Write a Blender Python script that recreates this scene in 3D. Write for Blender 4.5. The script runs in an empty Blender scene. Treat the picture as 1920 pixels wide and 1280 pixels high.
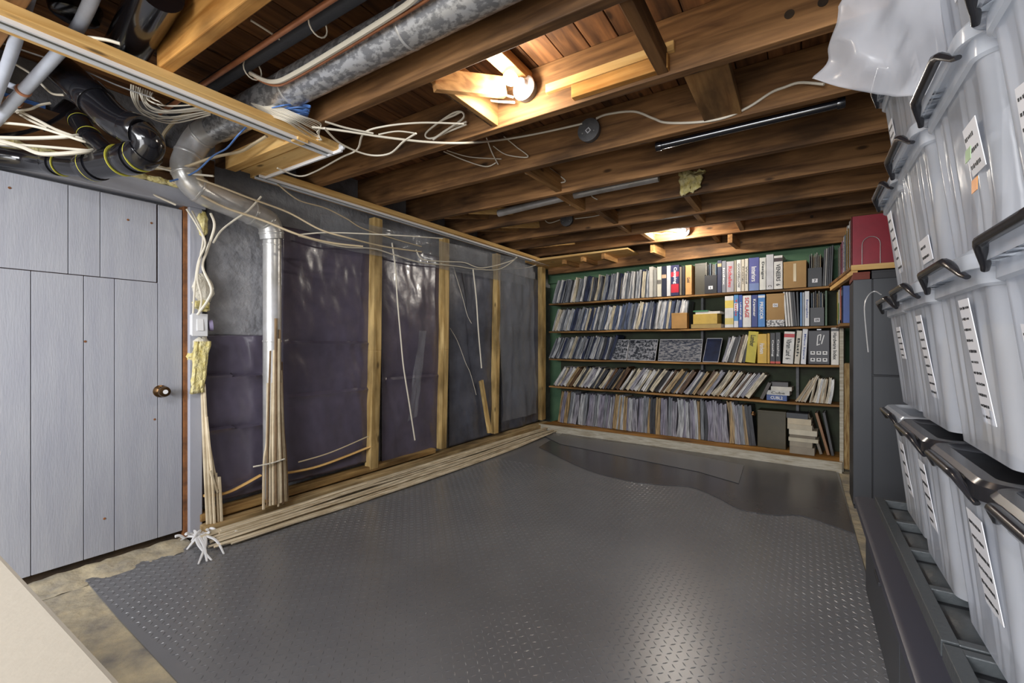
import bpy, math, random
from mathutils import Vector, Matrix, noise
random.seed(7)
C = bpy.context.scene.collection
SC = bpy.context.scene

# ------------------------------------------------------------ camera, world, lights
EYE = 1.15; TH = math.radians(32.7); FP = 853.0; HZ = 645.0
cam = bpy.data.objects.new('camera', bpy.data.cameras.new('camera')); C.objects.link(cam)
cam.location = (0, 0, EYE); cam.rotation_euler = (math.pi/2, 0, TH)
cam.data.sensor_width = 36; cam.data.lens = FP/1920*36; cam.data.shift_y = 5/1920; cam.data.clip_start = .02
SC.camera = cam
SC.view_settings.view_transform = 'Standard'; SC.view_settings.look = 'None'
SC.view_settings.gamma = 1; SC.view_settings.use_curve_mapping = False
SC.view_settings.exposure = 0.55
w = bpy.data.worlds.new('world'); SC.world = w; w.use_nodes = True
w.node_tree.nodes['Background'].inputs[0].default_value = (.6, .68, .8, 1)
w.node_tree.nodes['Background'].inputs[1].default_value = .3

def light(name, kind, loc, power, col=(1, 1, 1), size=.1, rot=(0, 0, 0), sy=None):
    l = bpy.data.lights.new(name, kind); l.energy = power; l.color = col
    if kind == 'AREA':
        l.size = size
        if sy: l.shape = 'RECTANGLE'; l.size_y = sy
    else: l.shadow_soft_size = size
    o = bpy.data.objects.new(name, l); o.location = loc; o.rotation_euler = rot; C.objects.link(o); return o
# the two bulbs in view, then unseen fill lights added to brighten the room
light('bulb_light', 'POINT', (-1.17, 1.74, 2.30), 11, (1, .93, .80), .035)
light('bulb_light', 'POINT', (-1.13, 4.84, 2.26), 24, (1, .94, .84), .035)
light('rear_fill', 'AREA', (-1.0, -3.2, 1.95), 155, (.95, .97, 1), 2.2, (math.radians(70), 0, math.radians(4)), 1.0)
light('low_fill', 'AREA', (-.6, -2.2, .9), 36, (.96, .97, 1), 1.8, (math.radians(104), 0, math.radians(10)), 1.2)
light('near_fill', 'AREA', (-1.2, -.5, 2.2), 26, (.96, .97, 1), .7)

# ------------------------------------------------------------ helpers
def lin(c):
    r = []
    for x in c[:3]:
        x /= 255.0; r.append(x/12.92 if x <= .04045 else ((x+.055)/1.055)**2.4)
    return (*r, 1)
SN, CS = math.sin(TH), math.cos(TH)
def ray(px, py):
    u = (px-960)/FP; v = (HZ-py)/FP
    return Vector((-SN+u*CS, CS+u*SN, v))
E0 = Vector((0, 0, EYE))
def aY(px, py, Y): d = ray(px, py); return E0+d*(Y/d.y)
def aX(px, py, X): d = ray(px, py); return E0+d*(X/d.x)
def aZ(px, py, Z): d = ray(px, py); return E0+d*((Z-EYE)/d.z)
def aD(px, py, D): return E0+ray(px, py)*D
WM = {}
def inroom(p, m=.03):
    p = Vector(p)
    if p.x < -3.1+m: p = E0+(p-E0)*((-3.1+m)/p.x)
    if p.z > 2.5-m: p = E0+(p-E0)*((2.5-m-EYE)/(p.z-EYE))
    return p
class MB:
    def __init__(s): s.v = []; s.f = []
    def add(s, vs, fs):
        n = len(s.v); s.v += [Vector(x) for x in vs]; s.f += [tuple(i+n for i in f) for f in fs]; return s
    def hexa(s, p):
        return s.add(p, [(0, 3, 2, 1), (4, 5, 6, 7), (0, 1, 5, 4), (1, 2, 6, 5), (2, 3, 7, 6), (3, 0, 4, 7)])
    def box(s, x0, x1, y0, y1, z0, z1):
        x0, x1 = sorted((x0, x1)); y0, y1 = sorted((y0, y1)); z0, z1 = sorted((z0, z1))
        return s.hexa([(x0, y0, z0), (x1, y0, z0), (x1, y1, z0), (x0, y1, z0), (x0, y0, z1), (x1, y0, z1), (x1, y1, z1), (x0, y1, z1)])
    def obox(s, c, ax, ay, az, hx, hy, hz):
        c = Vector(c); p = []
        for k in (-1, 1):
            for i, j in ((-1, -1), (1, -1), (1, 1), (-1, 1)): p.append(c+ax*hx*i+ay*hy*j+az*hz*k)
        return s.hexa(p)
    def bar(s, a, b, wd, ht, up=Vector((0, 0, 1))):      # rectangular bar from a to b
        a = Vector(a); b = Vector(b); t = (b-a).normalized(); sd = t.cross(up).normalized(); u = sd.cross(t).normalized()
        return s.obox((a+b)/2, t, sd, u, (b-a).length/2, wd/2, ht/2)
    def tube(s, pts, r, n=8, cap=True, flat=1.0):
        pts = [Vector(p) for p in pts]; m = len(pts); rs = r if isinstance(r, (list, tuple)) else [r]*m
        t0 = (pts[1]-pts[0]).normalized(); ref = Vector((0, 0, 1)) if abs(t0.z) < .9 else Vector((1, 0, 0))
        nn = t0.cross(ref).normalized(); vs = []; fs = []
        for i in range(m):
            t = (pts[min(i+1, m-1)]-pts[max(i-1, 0)])
            t = t.normalized() if t.length > 1e-9 else t0
            nn = (nn-t*nn.dot(t)); nn = nn.normalized() if nn.length > 1e-6 else t.orthogonal().normalized()
            bb = t.cross(nn)
            for k in range(n):
                a = 2*math.pi*k/n; vs.append(pts[i]+nn*math.cos(a)*rs[i]+bb*math.sin(a)*rs[i]*flat)
        for i in range(m-1):
            for k in range(n):
                k2 = (k+1) % n; fs.append((i*n+k, i*n+k2, (i+1)*n+k2, (i+1)*n+k))
        if cap: fs.append(tuple(range(n-1, -1, -1))); fs.append(tuple((m-1)*n+k for k in range(n)))
        return s.add(vs, fs)
    def lathe(s, c, ax, prof, n=24):                     # prof: (radius, distance along ax)
        c = Vector(c); ax = Vector(ax).normalized(); u = ax.orthogonal().normalized(); w_ = ax.cross(u); vs = []; fs = []
        for r, h in prof:
            for k in range(n):
                a = 2*math.pi*k/n; vs.append(c+ax*h+u*math.cos(a)*r+w_*math.sin(a)*r)
        for i in range(len(prof)-1):
            for k in range(n):
                k2 = (k+1) % n; fs.append((i*n+k, i*n+k2, (i+1)*n+k2, (i+1)*n+k))
        fs.append(tuple(range(n-1, -1, -1))); fs.append(tuple((len(prof)-1)*n+k for k in range(n)))
        return s.add(vs, fs)
    def grid(s, fn, nu, nv, thick=0):
        vs = [fn(i/nu, j/nv) for j in range(nv+1) for i in range(nu+1)]
        fs = [(j*(nu+1)+i, j*(nu+1)+i+1, (j+1)*(nu+1)+i+1, (j+1)*(nu+1)+i) for j in range(nv) for i in range(nu)]
        return s.add(vs, fs)
    def build(s, name, m, parent=None, smooth=False, bevel=0, base=None, solid=0):
        me = bpy.data.meshes.new(name)
        if parent is not None: inv = WM[parent.name].inverted(); W = WM[parent.name]
        else:
            if base is None:
                xs = [v.x for v in s.v]; ys = [v.y for v in s.v]; zs = [v.z for v in s.v]
                base = Vector(((min(xs)+max(xs))/2, (min(ys)+max(ys))/2, min(zs)))
            W = Matrix.Translation(base); inv = W.inverted()
        me.from_pydata([inv @ v for v in s.v], [], s.f); me.materials.append(m)
        if smooth:
            me.polygons.foreach_set('use_smooth', [True]*len(me.polygons))
            try: me.set_sharp_from_angle(angle=math.radians(38))
            except Exception: pass
        me.update()
        o = bpy.data.objects.new(name, me); C.objects.link(o); WM[o.name] = W
        if parent is not None: o.parent = parent
        else: o.location = W.translation
        if solid:
            md = o.modifiers.new('solid', 'SOLIDIFY'); md.thickness = solid; md.offset = 0
        if bevel:
            md = o.modifiers.new('bevel', 'BEVEL'); md.width = bevel; md.segments = 2; md.limit_method = 'ANGLE'
        return o
def thing(name, label, cat, loc=(0, 0, 0), group=None):
    o = bpy.data.objects.new(name, None); C.objects.link(o); o.location = loc; o.empty_display_size = .05
    WM[o.name] = Matrix.Translation(Vector(loc)); return tag(o, label, cat, group)
def tag(o, label, cat, group=None):
    o['label'] = label; o['category'] = cat
    if group: o['group'] = group
    return o
def struct(o): o['kind'] = 'structure'; return o
def cr(pts, k=6):                                        # smooth curve through points
    pts = [Vector(p) for p in pts]; out = []
    if len(pts) == 2: return [pts[0].lerp(pts[1], i/k) for i in range(k+1)]
    for i in range(len(pts)-1):
        p0 = pts[max(i-1, 0)]; p1 = pts[i]; p2 = pts[i+1]; p3 = pts[min(i+2, len(pts)-1)]
        for j in range(k):
            t = j/k; out.append(.5*((2*p1)+(p2-p0)*t+(2*p0-5*p1+4*p2-p3)*t*t+(-p0+3*p1-3*p2+p3)*t**3))
    out.append(pts[-1]); return out
def nz(x, y, z=0.0): return noise.noise(Vector((x, y, z)))

# ------------------------------------------------------------ materials
def mat(name, col, rough=.6, metal=0, spec=.5, bump=0, bscale=40, col2=None, nscale=8, stretch=(1, 1, 1), vary=0,
        detail=5, trans=0, alpha=1, emit=0, coat=0, sharp=False, coords='Object', hue=0):
    m = bpy.data.materials.new(name); m.use_nodes = True; nt = m.node_tree; N = nt.nodes; L = nt.links
    b = N['Principled BSDF']; c1 = lin(col)
    b.inputs['Base Color'].default_value = c1; b.inputs['Roughness'].default_value = rough
    b.inputs['Metallic'].default_value = metal; b.inputs['Specular IOR Level'].default_value = spec
    b.inputs['Transmission Weight'].default_value = trans; b.inputs['Alpha'].default_value = alpha
    b.inputs['Coat Weight'].default_value = coat
    if emit: b.inputs['Emission Color'].default_value = c1; b.inputs['Emission Strength'].default_value = emit
    tc = N.new('ShaderNodeTexCoord'); mp = N.new('ShaderNodeMapping'); mp.inputs['Scale'].default_value = stretch
    L.new(tc.outputs[coords], mp.inputs[0]); out = None
    if col2 is not None:
        n = N.new('ShaderNodeTexNoise'); n.inputs['Scale'].default_value = nscale; n.inputs['Detail'].default_value = detail
        n.inputs['Roughness'].default_value = .6; L.new(mp.outputs[0], n.inputs[0])
        r = N.new('ShaderNodeValToRGB'); r.color_ramp.elements[0].color = c1; r.color_ramp.elements[1].color = lin(col2)
        r.color_ramp.elements[0].position = .44 if sharp else .3; r.color_ramp.elements[1].position = .56 if sharp else .7
        L.new(n.outputs[0], r.inputs[0]); out = r.outputs[0]
    if vary:
        oi = N.new('ShaderNodeObjectInfo'); hv = N.new('ShaderNodeHueSaturation')
        mr = N.new('ShaderNodeMapRange'); mr.inputs['To Min'].default_value = 1-vary; mr.inputs['To Max'].default_value = 1+vary
        L.new(oi.outputs['Random'], mr.inputs[0]); L.new(mr.outputs[0], hv.inputs['Value'])
        if out is not None: L.new(out, hv.inputs['Color'])
        else: hv.inputs['Color'].default_value = c1
        out = hv.outputs[0]
    if out is not None: L.new(out, b.inputs['Base Color'])
    if bump:
        n2 = N.new('ShaderNodeTexNoise'); n2.inputs['Scale'].default_value = bscale; n2.inputs['Detail'].default_value = 6
        L.new(mp.outputs[0], n2.inputs[0]); bp = N.new('ShaderNodeBump'); bp.inputs['Strength'].default_value = bump
        bp.inputs['Distance'].default_value = .01; L.new(n2.outputs[0], bp.inputs['Height']); L.new(bp.outputs[0], b.inputs['Normal'])
    return m
def wood(name, dark, light_, axis, vary=.25, rough=.7, stains=True, knots=True, stainc=None):
    # grain: noise stretched along the axis, plus broad stains and knots
    m = bpy.data.materials.new(name); m.use_nodes = True; nt = m.node_tree; N = nt.nodes; L = nt.links
    b = N['Principled BSDF']; b.inputs['Roughness'].default_value = rough; b.inputs['Specular IOR Level'].default_value = .3
    tc = N.new('ShaderNodeTexCoord'); mp = N.new('ShaderNodeMapping'); oi = N.new('ShaderNodeObjectInfo')
    sc = [9, 9, 9]; sc[axis] = .7; mp.inputs['Scale'].default_value = sc
    ad = N.new('ShaderNodeVectorMath'); ad.operation = 'ADD'
    cx = N.new('ShaderNodeCombineXYZ'); mu = N.new('ShaderNodeMath'); mu.operation = 'MULTIPLY'; mu.inputs[1].default_value = 40
    L.new(oi.outputs['Random'], mu.inputs[0])
    for i in range(3): L.new(mu.outputs[0], cx.inputs[i])
    L.new(tc.outputs['Object'], ad.inputs[0]); L.new(cx.outputs[0], ad.inputs[1]); L.new(ad.outputs[0], mp.inputs[0])
    n = N.new('ShaderNodeTexNoise'); n.inputs['Scale'].default_value = 3.2; n.inputs['Detail'].default_value = 8
    n.inputs['Distortion'].default_value = .6; L.new(mp.outputs[0], n.inputs[0])
    r = N.new('ShaderNodeValToRGB'); r.color_ramp.elements[0].position = .32; r.color_ramp.elements[1].position = .66
    r.color_ramp.elements[0].color = lin(dark); r.color_ramp.elements[1].color = lin(light_); L.new(n.outputs[0], r.inputs[0])
    out = r.outputs[0]
    if stains:
        mp2 = N.new('ShaderNodeMapping'); s2 = [3, 3, 3]; s2[axis] = 1.1; mp2.inputs['Scale'].default_value = s2; L.new(ad.outputs[0], mp2.inputs[0])
        n3 = N.new('ShaderNodeTexNoise'); n3.inputs['Scale'].default_value = 1.6; n3.inputs['Detail'].default_value = 5; L.new(mp2.outputs[0], n3.inputs[0])
        r3 = N.new('ShaderNodeValToRGB'); r3.color_ramp.elements[0].position = .46; r3.color_ramp.elements[1].position = .66
        r3.color_ramp.elements[0].color = (0, 0, 0, 1); r3.color_ramp.elements[1].color = (.75, .75, .75, 1); L.new(n3.outputs[0], r3.inputs[0])
        mx = N.new('ShaderNodeMix'); mx.data_type = 'RGBA'; L.new(r3.outputs[0], mx.inputs[0]); L.new(out, mx.inputs[6])
        mx.inputs[7].default_value = lin(stainc or tuple(int(c*.5) for c in dark)); out = mx.outputs[2]
    if knots:
        vo = N.new('ShaderNodeTexVoronoi'); mp4 = N.new('ShaderNodeMapping'); s4 = [8, 8, 8]; s4[axis] = 3.2
        mp4.inputs['Scale'].default_value = s4; L.new(ad.outputs[0], mp4.inputs[0]); L.new(mp4.outputs[0], vo.inputs['Vector']); vo.inputs['Scale'].default_value = 1
        r4 = N.new('ShaderNodeValToRGB'); r4.color_ramp.elements[0].position = .06; r4.color_ramp.elements[1].position = .13
        r4.color_ramp.elements[0].color = (.8, .8, .8, 1); r4.color_ramp.elements[1].color = (0, 0, 0, 1); L.new(vo.outputs['Distance'], r4.inputs[0])
        mx = N.new('ShaderNodeMix'); mx.data_type = 'RGBA'; L.new(r4.outputs[0], mx.inputs[0]); L.new(out, mx.inputs[6])
        mx.inputs[7].default_value = lin(tuple(int(c*.42) for c in dark)); out = mx.outputs[2]
    hv = N.new('ShaderNodeHueSaturation'); mr = N.new('ShaderNodeMapRange'); mr.inputs['To Min'].default_value = 1-vary; mr.inputs['To Max'].default_value = 1+vary
    L.new(oi.outputs['Random'], mr.inputs[0]); L.new(mr.outputs[0], hv.inputs['Value']); L.new(out, hv.inputs['Color']); L.new(hv.outputs[0], b.inputs['Base Color'])
    bp = N.new('ShaderNodeBump'); bp.inputs['Strength'].default_value = .35; bp.inputs['Distance'].default_value = .004
    L.new(n.outputs[0], bp.inputs['Height']); L.new(bp.outputs[0], b.inputs['Normal'])
    return m
OAK = (106, 70, 36)
M_joist = wood('joist_wood', (98, 68, 42), (158, 116, 74), 0, .2)
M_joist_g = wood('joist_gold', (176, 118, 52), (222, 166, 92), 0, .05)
M_plank = wood('subfloor_wood', (88, 58, 38), (146, 100, 62), 1, .28)
M_block = wood('block_wood', (140, 98, 56), (196, 150, 94), 1, .18)
M_pine_x = wood('pine_x', (206, 158, 90), (236, 198, 132), 0, .06, stains=False)
M_pine_y = wood('pine_y', (206, 158, 90), (236, 196, 128), 1, .06, stains=False)
M_pine_z = wood('pine_z', (176, 142, 84), (226, 194, 132), 2, .12)
M_bark = mat('bark_edge', (46, 32, 22), .95, bump=1, bscale=60, col2=(120, 86, 50), nscale=30)
M_white = mat('white_paint', (225, 226, 228), .45, bump=.05)
M_rail = mat('grey_slot', (92, 92, 84), .7)
M_door = mat('door_paint', (160, 162, 172), .5, col2=(172, 174, 181), nscale=3, bump=.12, bscale=30, stretch=(1, 6, .8))
M_doorgap = mat('door_gap', (70, 48, 36), .9)
M_rust = mat('bare_wood_edge', (150, 96, 52), .8, col2=(96, 60, 36), nscale=20)
M_conc = mat('concrete_block', (112, 112, 115), .85, col2=(160, 161, 164), nscale=5, bump=.9, bscale=35)
M_concfloor = mat('concrete_floor', (214, 198, 162), .85, col2=(134, 130, 124), nscale=6, bump=1, bscale=22, detail=12)
M_green = mat('green_wall', (72, 104, 78), .8, col2=(92, 124, 92), nscale=4, bump=.2)
M_gap = mat('dark_gap', (40, 32, 26), .9, col2=(74, 58, 40), nscale=12)  # dark brown for the bored holes and the threshold
M_poly = mat('dark_poly', (98, 91, 108), .27, spec=.7, bump=.4, bscale=7, col2=(74, 69, 82), nscale=2.5, coat=.25)
M_poly2 = mat('slate_poly', (98, 102, 116), .36, spec=.6, bump=.4, bscale=9, col2=(52, 55, 66), nscale=3, coat=.2)
M_galv = mat('galvanised', (222, 224, 226), .34, metal=.75, bump=.06, bscale=20, col2=(160, 162, 166), nscale=26, sharp=True, stretch=(1, 1.6, 1.6), detail=3)
M_galv2 = mat('bright_duct', (226, 226, 228), .3, metal=.5, bump=.15, bscale=12, col2=(186, 184, 178), nscale=6)
M_abs = mat('black_abs', (22, 22, 26), .16, spec=.6, coat=.3)
M_absy = mat('yellow_glue', (196, 190, 70), .5)
M_foam = mat('black_foam', (52, 54, 60), .7, bump=.2, bscale=60)
M_copper = mat('copper', (206, 140, 100), .35, metal=.4, col2=(170, 112, 80), nscale=10)
M_pvc = mat('white_pvc', (196, 202, 214), .4, col2=(176, 182, 196), nscale=10)
M_wire = mat('white_cable', (226, 218, 200), .5, vary=.1)
M_wire2 = mat('beige_cable', (196, 178, 146), .6, vary=.15)
M_blue = mat('blue_cable', (92, 134, 200), .45, vary=.15)
M_bulb = mat('bulb_glow', (255, 250, 240), .4, emit=9)
M_porc = mat('porcelain', (240, 240, 240), .3)
M_boxm = mat('dark_metal_box', (84, 84, 86), .55, col2=(106, 106, 108), nscale=30)
M_ins = mat('yellow_insulation', (206, 188, 104), .95, col2=(240, 230, 180), nscale=30, bump=1, bscale=60)
M_fluff = mat('white_fluff', (222, 216, 200), .95, bump=1, bscale=50)
M_brass = mat('aged_brass', (128, 100, 70), .3, metal=1)
M_lath = mat('lath', (176, 156, 122), .75, col2=(232, 218, 190), nscale=7, stretch=(3, .8, .8), vary=.2, bump=.4, bscale=20)
M_lath2 = mat('lath_dark', (96, 74, 54), .8, col2=(150, 124, 92), nscale=9, stretch=(6, .8, .8), bump=.4, bscale=20)
M_frame = mat('grey_frame', (170, 172, 182), .6, bump=.1, bscale=30)
M_cab = mat('charcoal_steel', (66, 68, 73), .45, bump=.03)
M_cabd = mat('charcoal_dark', (46, 46, 50), .5)
M_bench = mat('bench_steel', (60, 61, 72), .35, spec=.6)
M_tray = mat('black_tray', (74, 78, 80), .38, bump=.15, bscale=60, spec=.6)
M_traydk = mat('tray_recess', (30, 30, 34), .35)
M_ledge = mat('beige_ledge', (162, 154, 140), .6, bump=.06, bscale=60)
M_red = mat('red_brown', (126, 60, 46), .7)
M_text = mat('print_black', (24, 24, 26), .6)
M_textw = mat('print_white', (235, 235, 235), .6)
M_textr = mat('print_red', (196, 44, 48), .6)
M_textb = mat('print_blue', (52, 76, 150), .6)
M_shelf = wood('shelf_wood', (120, 84, 46), (184, 138, 82), 0, .1)
M_base = wood('base_wood', (150, 104, 48), (200, 148, 78), 0, .05)
M_wsh = mat('white_worn_wood', (206, 200, 184), .7, col2=(160, 148, 124), nscale=10, stretch=(.6, 6, 6), bump=.3)
M_straw = mat('frayed_wood', (214, 184, 128), .9, col2=(140, 104, 62), nscale=14, stretch=(6, 6, .6), bump=1)
M_card = mat('cardboard', (176, 142, 94), .8, col2=(164, 130, 84), nscale=5)
M_tape = mat('clear_tape', (208, 190, 150), .2)

def haze_plastic(name, col, alpha, rough=.3, rib=False):
    m = bpy.data.materials.new(name); m.use_nodes = True; nt = m.node_tree; N = nt.nodes; L = nt.links
    b = N['Principled BSDF']; b.inputs['Base Color'].default_value = lin(col); b.inputs['Roughness'].default_value = rough
    b.inputs['Specular IOR Level'].default_value = .6; out = N['Material Output']
    tr = N.new('ShaderNodeBsdfTransparent'); tr.inputs[0].default_value = (.93, .95, .98, 1)
    tl = N.new('ShaderNodeBsdfTranslucent'); tl.inputs[0].default_value = lin(col)
    m1 = N.new('ShaderNodeMixShader'); m1.inputs[0].default_value = .45; L.new(b.outputs[0], m1.inputs[1]); L.new(tl.outputs[0], m1.inputs[2])
    m2 = N.new('ShaderNodeMixShader'); m2.inputs[0].default_value = alpha
    L.new(tr.outputs[0], m2.inputs[1]); L.new(m1.outputs[0], m2.inputs[2]); L.new(m2.outputs[0], out.inputs[0])
    tc = N.new('ShaderNodeTexCoord'); n = N.new('ShaderNodeTexNoise'); n.inputs['Scale'].default_value = 9; L.new(tc.outputs['Object'], n.inputs[0])
    bp = N.new('ShaderNodeBump'); bp.inputs['Strength'].default_value = .25; bp.inputs['Distance'].default_value = .02
    L.new(n.outputs[0], bp.inputs['Height']); L.new(bp.outputs[0], b.inputs['Normal'])
    return m
M_bin = haze_plastic('frosted_bin', (240, 243, 250), .60, .22)
M_binrim = haze_plastic('frosted_rim', (238, 242, 248), .72, .15)
M_bag = haze_plastic('cloudy_bag', (236, 236, 240), .5, .25)
M_sheet = haze_plastic('clear_poly', (196, 198, 202), .36, .15)
M_clip = mat('black_clip', (34, 34, 38), .22, spec=.7)
M_paper = mat('label_paper', (232, 232, 236), .6)

# rubber mat
M_mat = mat('rubber_mat', (114, 114, 117), .28, spec=.7, col2=(128, 128, 130), nscale=1.3, bump=.04, bscale=300)
M_matshade = mat('mat_shade', (76, 74, 76), .26, spec=.6, col2=(88, 86, 88), nscale=2)  # dark tone for the shade on the mat by the bookcase

# ------------------------------------------------------------ room shell
XL, XR, YN, YB, ZJ, ZT = -3.1, .95, -4.2, 5.85, 2.26, 2.50
fl = struct(MB().box(XL-.1, XR+.1, YN-.1, YB+.1, -.08, 0).build('floor', M_concfloor, base=Vector((0, 0, 0))))
wl = struct(MB().box(XL-.1, XL, YN, YB, 0, ZT).build('wall_left', M_conc, base=Vector((0, 0, 0))))
struct(MB().box(XR, XR+.1, YN, YB, 0, ZT).build('wall_right', M_conc))
struct(MB().box(XL-.1, XR+.1, YB, YB+.1, 0, ZT).build('wall_back', M_green))
struct(MB().box(XL-.1, XR+.1, YN-.1, YN, 0, ZT).build('wall_near', M_conc))
ce = struct(MB().box(XL-.1, XR+.1, YN-.1, YB+.1, ZT+.022, ZT+.08).build('ceiling', M_plank, base=Vector((0, 0, 0))))
x = XL
while x < XR:
    wd = .135+random.uniform(-.004, .004)
    MB().box(x+.002, min(x+wd-.003, XR), YN, YB, ZT+random.uniform(0, .003), ZT+.02).build('plank', M_plank, ce, bevel=.002)
    x += wd
JY = [-3.9, -3.36, -2.82, -2.28, -1.74, -1.2, -.66, -.14, .40, .82, 1.44, 1.98, 2.52, 3.06, 3.60, 4.15, 4.56, 5.06, 5.60]
for y in JY:
    x0 = -2.2 if abs(y-.82) < .01 else XL
    m = MB().box(x0, XR, y-.05, y, ZJ, ZT)
    # a wavy sawn underside
    o = m.build('joist', M_joist_g if y == .82 else M_joist, ce, bevel=.004)
def block(px0, py0, px1, py1, wd, ht, m=M_block, z0=ZJ+.01, z1=None):
    a = aZ(px0, py0, z0); b = aZ(px1, py1, z1 or z0)
    a.z += ht/2; b.z += ht/2
    return MB().bar(a, b, wd, ht).build('blocking', m, ce, bevel=.003)
def yblock(x, y0, y1, wd, ht, m=M_block, z=ZJ+.012):
    return MB().box(x-wd/2, x+wd/2, y0, y1, z, z+ht).build('blocking', m, ce, bevel=.003)
def xat(px, Y, py=200): return aY(px, py, Y).x
yblock(xat(1243, 1.93), 1.44, 1.93, .045, .09, wood('block_dark', (84, 58, 34), (128, 92, 56), 1, .1))
yblock(xat(985, 1.93, 100), 1.44, 1.93, .085, .05, M_block, ZJ+.17)
yblock(xat(930, 1.93), 1.44, 1.93, .028, .16, M_block)
MB().box(xat(930, 1.93)-.032, xat(930, 1.93)-.015, 1.44, 1.93, ZJ+.02, ZJ+.15).build('blocking', M_bark, ce)
MB().bar(aY(812, 150, 1.46), aY(945, 172, 1.80)+Vector((0, 0, .02)), .035, .09).build('blocking', M_block, ce, bevel=.003)
yblock(xat(1345, 2.3), 1.98, 2.47, .17, .05, M_block)
MB().box(xat(1075, 1.92), xat(1255, 1.92), 1.895, 1.93, ZJ+.015, ZJ+.075).build('cleat', M_joist_g, ce, bevel=.003)
MB().box(xat(1025, 1.92), xat(1265, 1.92), 1.905, 1.93, ZJ+.085, ZJ+.125).build('cleat', M_pine_x, ce, bevel=.003)
for px_, ya, yb in ((1048, 2.52, 3.01), (1093, 3.06, 3.55), (1155, 3.60, 4.10), (1310, 3.6, 4.10), (1318, 4.15, 4.51), (1180, 4.15, 4.51), (1225, 4.56, 5.01), (1240, 5.06, 5.55), (1392, 4.56, 5.01), (1350, 5.06, 5.55)):
    yblock(xat(px_, yb, 300), ya, yb, .045, .11)
for xx, m_ in ((-2.62, M_block), (-2.36, M_pine_y)):
    for ya, yb in ((3.06, 3.55), (3.6, 4.10), (4.15, 4.51), (4.56, 5.01), (5.06, 5.55)):
        xo = xx+random.uniform(-.03, .03); MB().bar((xo-.06, ya, ZJ+.03), (xo+.05, yb, ZJ+.12), .04, .06).build('bridging', m_, ce, bevel=.002)
# bored holes and nails in the golden joist
for px_, py_ in ((1480, 27), (1543, 4)):
    p = aY(px_, py_, 1.929); hb = MB().lathe(p, (0, -1, 0), [(.016, 0), (.016, .003)], 16); hb.build('bored_hole', M_gap, ce)
p = aY(1522, 406, 5.009); MB().lathe(p, (0, -1, 0), [(.014, 0), (.014, .003)], 12).build('bored_hole', M_gap, ce)
# green header above the bookcase
struct(MB().box(XL, XR, YB-.06, YB, 2.02, ZJ).build('trim_3', M_green))
# sheathing of the diagonal corner at the back left
MB().hexa([(-3.05, 5.06, ZJ-.05), (-1.7, 5.1, ZJ-.02), (-1.7, 5.5, ZJ-.02), (-3.05, 5.8, ZJ-.06), (-3.05, 5.06, ZJ-.02), (-1.7, 5.1, ZJ-.003), (-1.7, 5.5, ZJ-.003), (-3.05, 5.8, ZJ-.02)]).build('ceiling_board', M_pine_x, ce)

# --- ceiling trims with white track: left run, jog, right run along the wall
def trim(n, x, y0, y1, z=ZJ-.036):
    t = struct(thing(n, '', '')); del t['label']; del t['category']; t['kind'] = 'structure'
    MB().box(x-.085, x+.07, y0, y1, z, ZJ).build('board', M_pine_y, t, bevel=.003)
    MB().box(x-.028, x-.018, y0, y1, z-.016, z).build('track_lip', M_white, t)
    MB().box(x+.022, x+.032, y0, y1, z-.016, z).build('track_lip', M_white, t)
    MB().box(x-.018, x+.022, y0, y1, z-.004, z).build('track_slot', M_rail, t)
    return t
trim('trim_1', -2.24, -1.2, 1.60)
trim('trim_2', -2.93, 1.56, 5.45)
t4 = struct(thing('trim_4', '', '')); del t4['label']; del t4['category']
MB().box(-2.95, -2.16, 1.47, 1.60, ZJ-.034, ZJ).build('board', M_pine_x, t4, bevel=.003)
MB().box(-2.95, -2.2, 1.38, 1.44, ZJ-.05, ZJ+.04).build('board', M_pine_x, t4, bevel=.003)
MB().box(-2.92, -2.14, 1.595, 1.606, ZJ-.052, ZJ-.01).build('track_lip', M_white, t4)
MB().lathe((-2.15, 1.60, ZJ-.03), (1, 0, 0), [(.012, 0), (.014, .02), (.008, .03)], 12).build('track_end', M_white, t4, smooth=True)

# ------------------------------------------------------------ rubber mat with real tread
X0M, X1M, Y0M, Y1M = -2.94, .26, .70, 5.3
def mat_outline():
    pts = [(X0M, .74), (-2.4, .71), (-1.9, .69), (-1.2, .66), (-.4, .60), (X1M, .55), (X1M, 5.1), (-2.9, 5.4), (X0M, 5.4)]
    return pts
mo = mat_outline(); m = MB(); n = len(mo)
m.add([(x, y, 0.0005) for x, y in mo]+[(x, y, .006) for x, y in mo], [tuple(range(n, 2*n))]+[(i, (i+1) % n, n+(i+1) % n, n+i) for i in range(n)])
rubber = m.build('rubber_mat', M_mat, base=Vector((-1.3, 2.6, 0)))
tag(rubber, 'dark grey rubber floor mat with raised diamond tread', 'mat')
m = MB(); st = .030; vs = []; fs = []
iy = 0; y = .74
while y < 3.75:
    ix = 0; x = X0M+.03
    while x < X1M-.02:
        a = math.radians(45 if (ix+iy) % 2 == 0 else -45)+.02*nz(x*3, y*3)
        c, s = math.cos(a), math.sin(a); L_, W_ = .0125, .0036
        b = len(vs); z0 = .006; z1 = .0082
        for dx, dy, dz in ((-L_, 0, z0), (0, -W_, z0), (L_, 0, z0), (0, W_, z0), (-L_*.45, 0, z1), (L_*.45, 0, z1)):
            vs.append((x+dx*c-dy*s, y+dx*s+dy*c, dz))
        fs += [(b, b+1, b+5, b+4), (b+1, b+2, b+5), (b+2, b+3, b+4, b+5), (b+3, b, b+4)]
        x += st; ix += 1
    y += st; iy += 1
m.add(vs, fs); tr = m.build('tread', M_mat, rubber); tr['kind'] = 'stuff'
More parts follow.
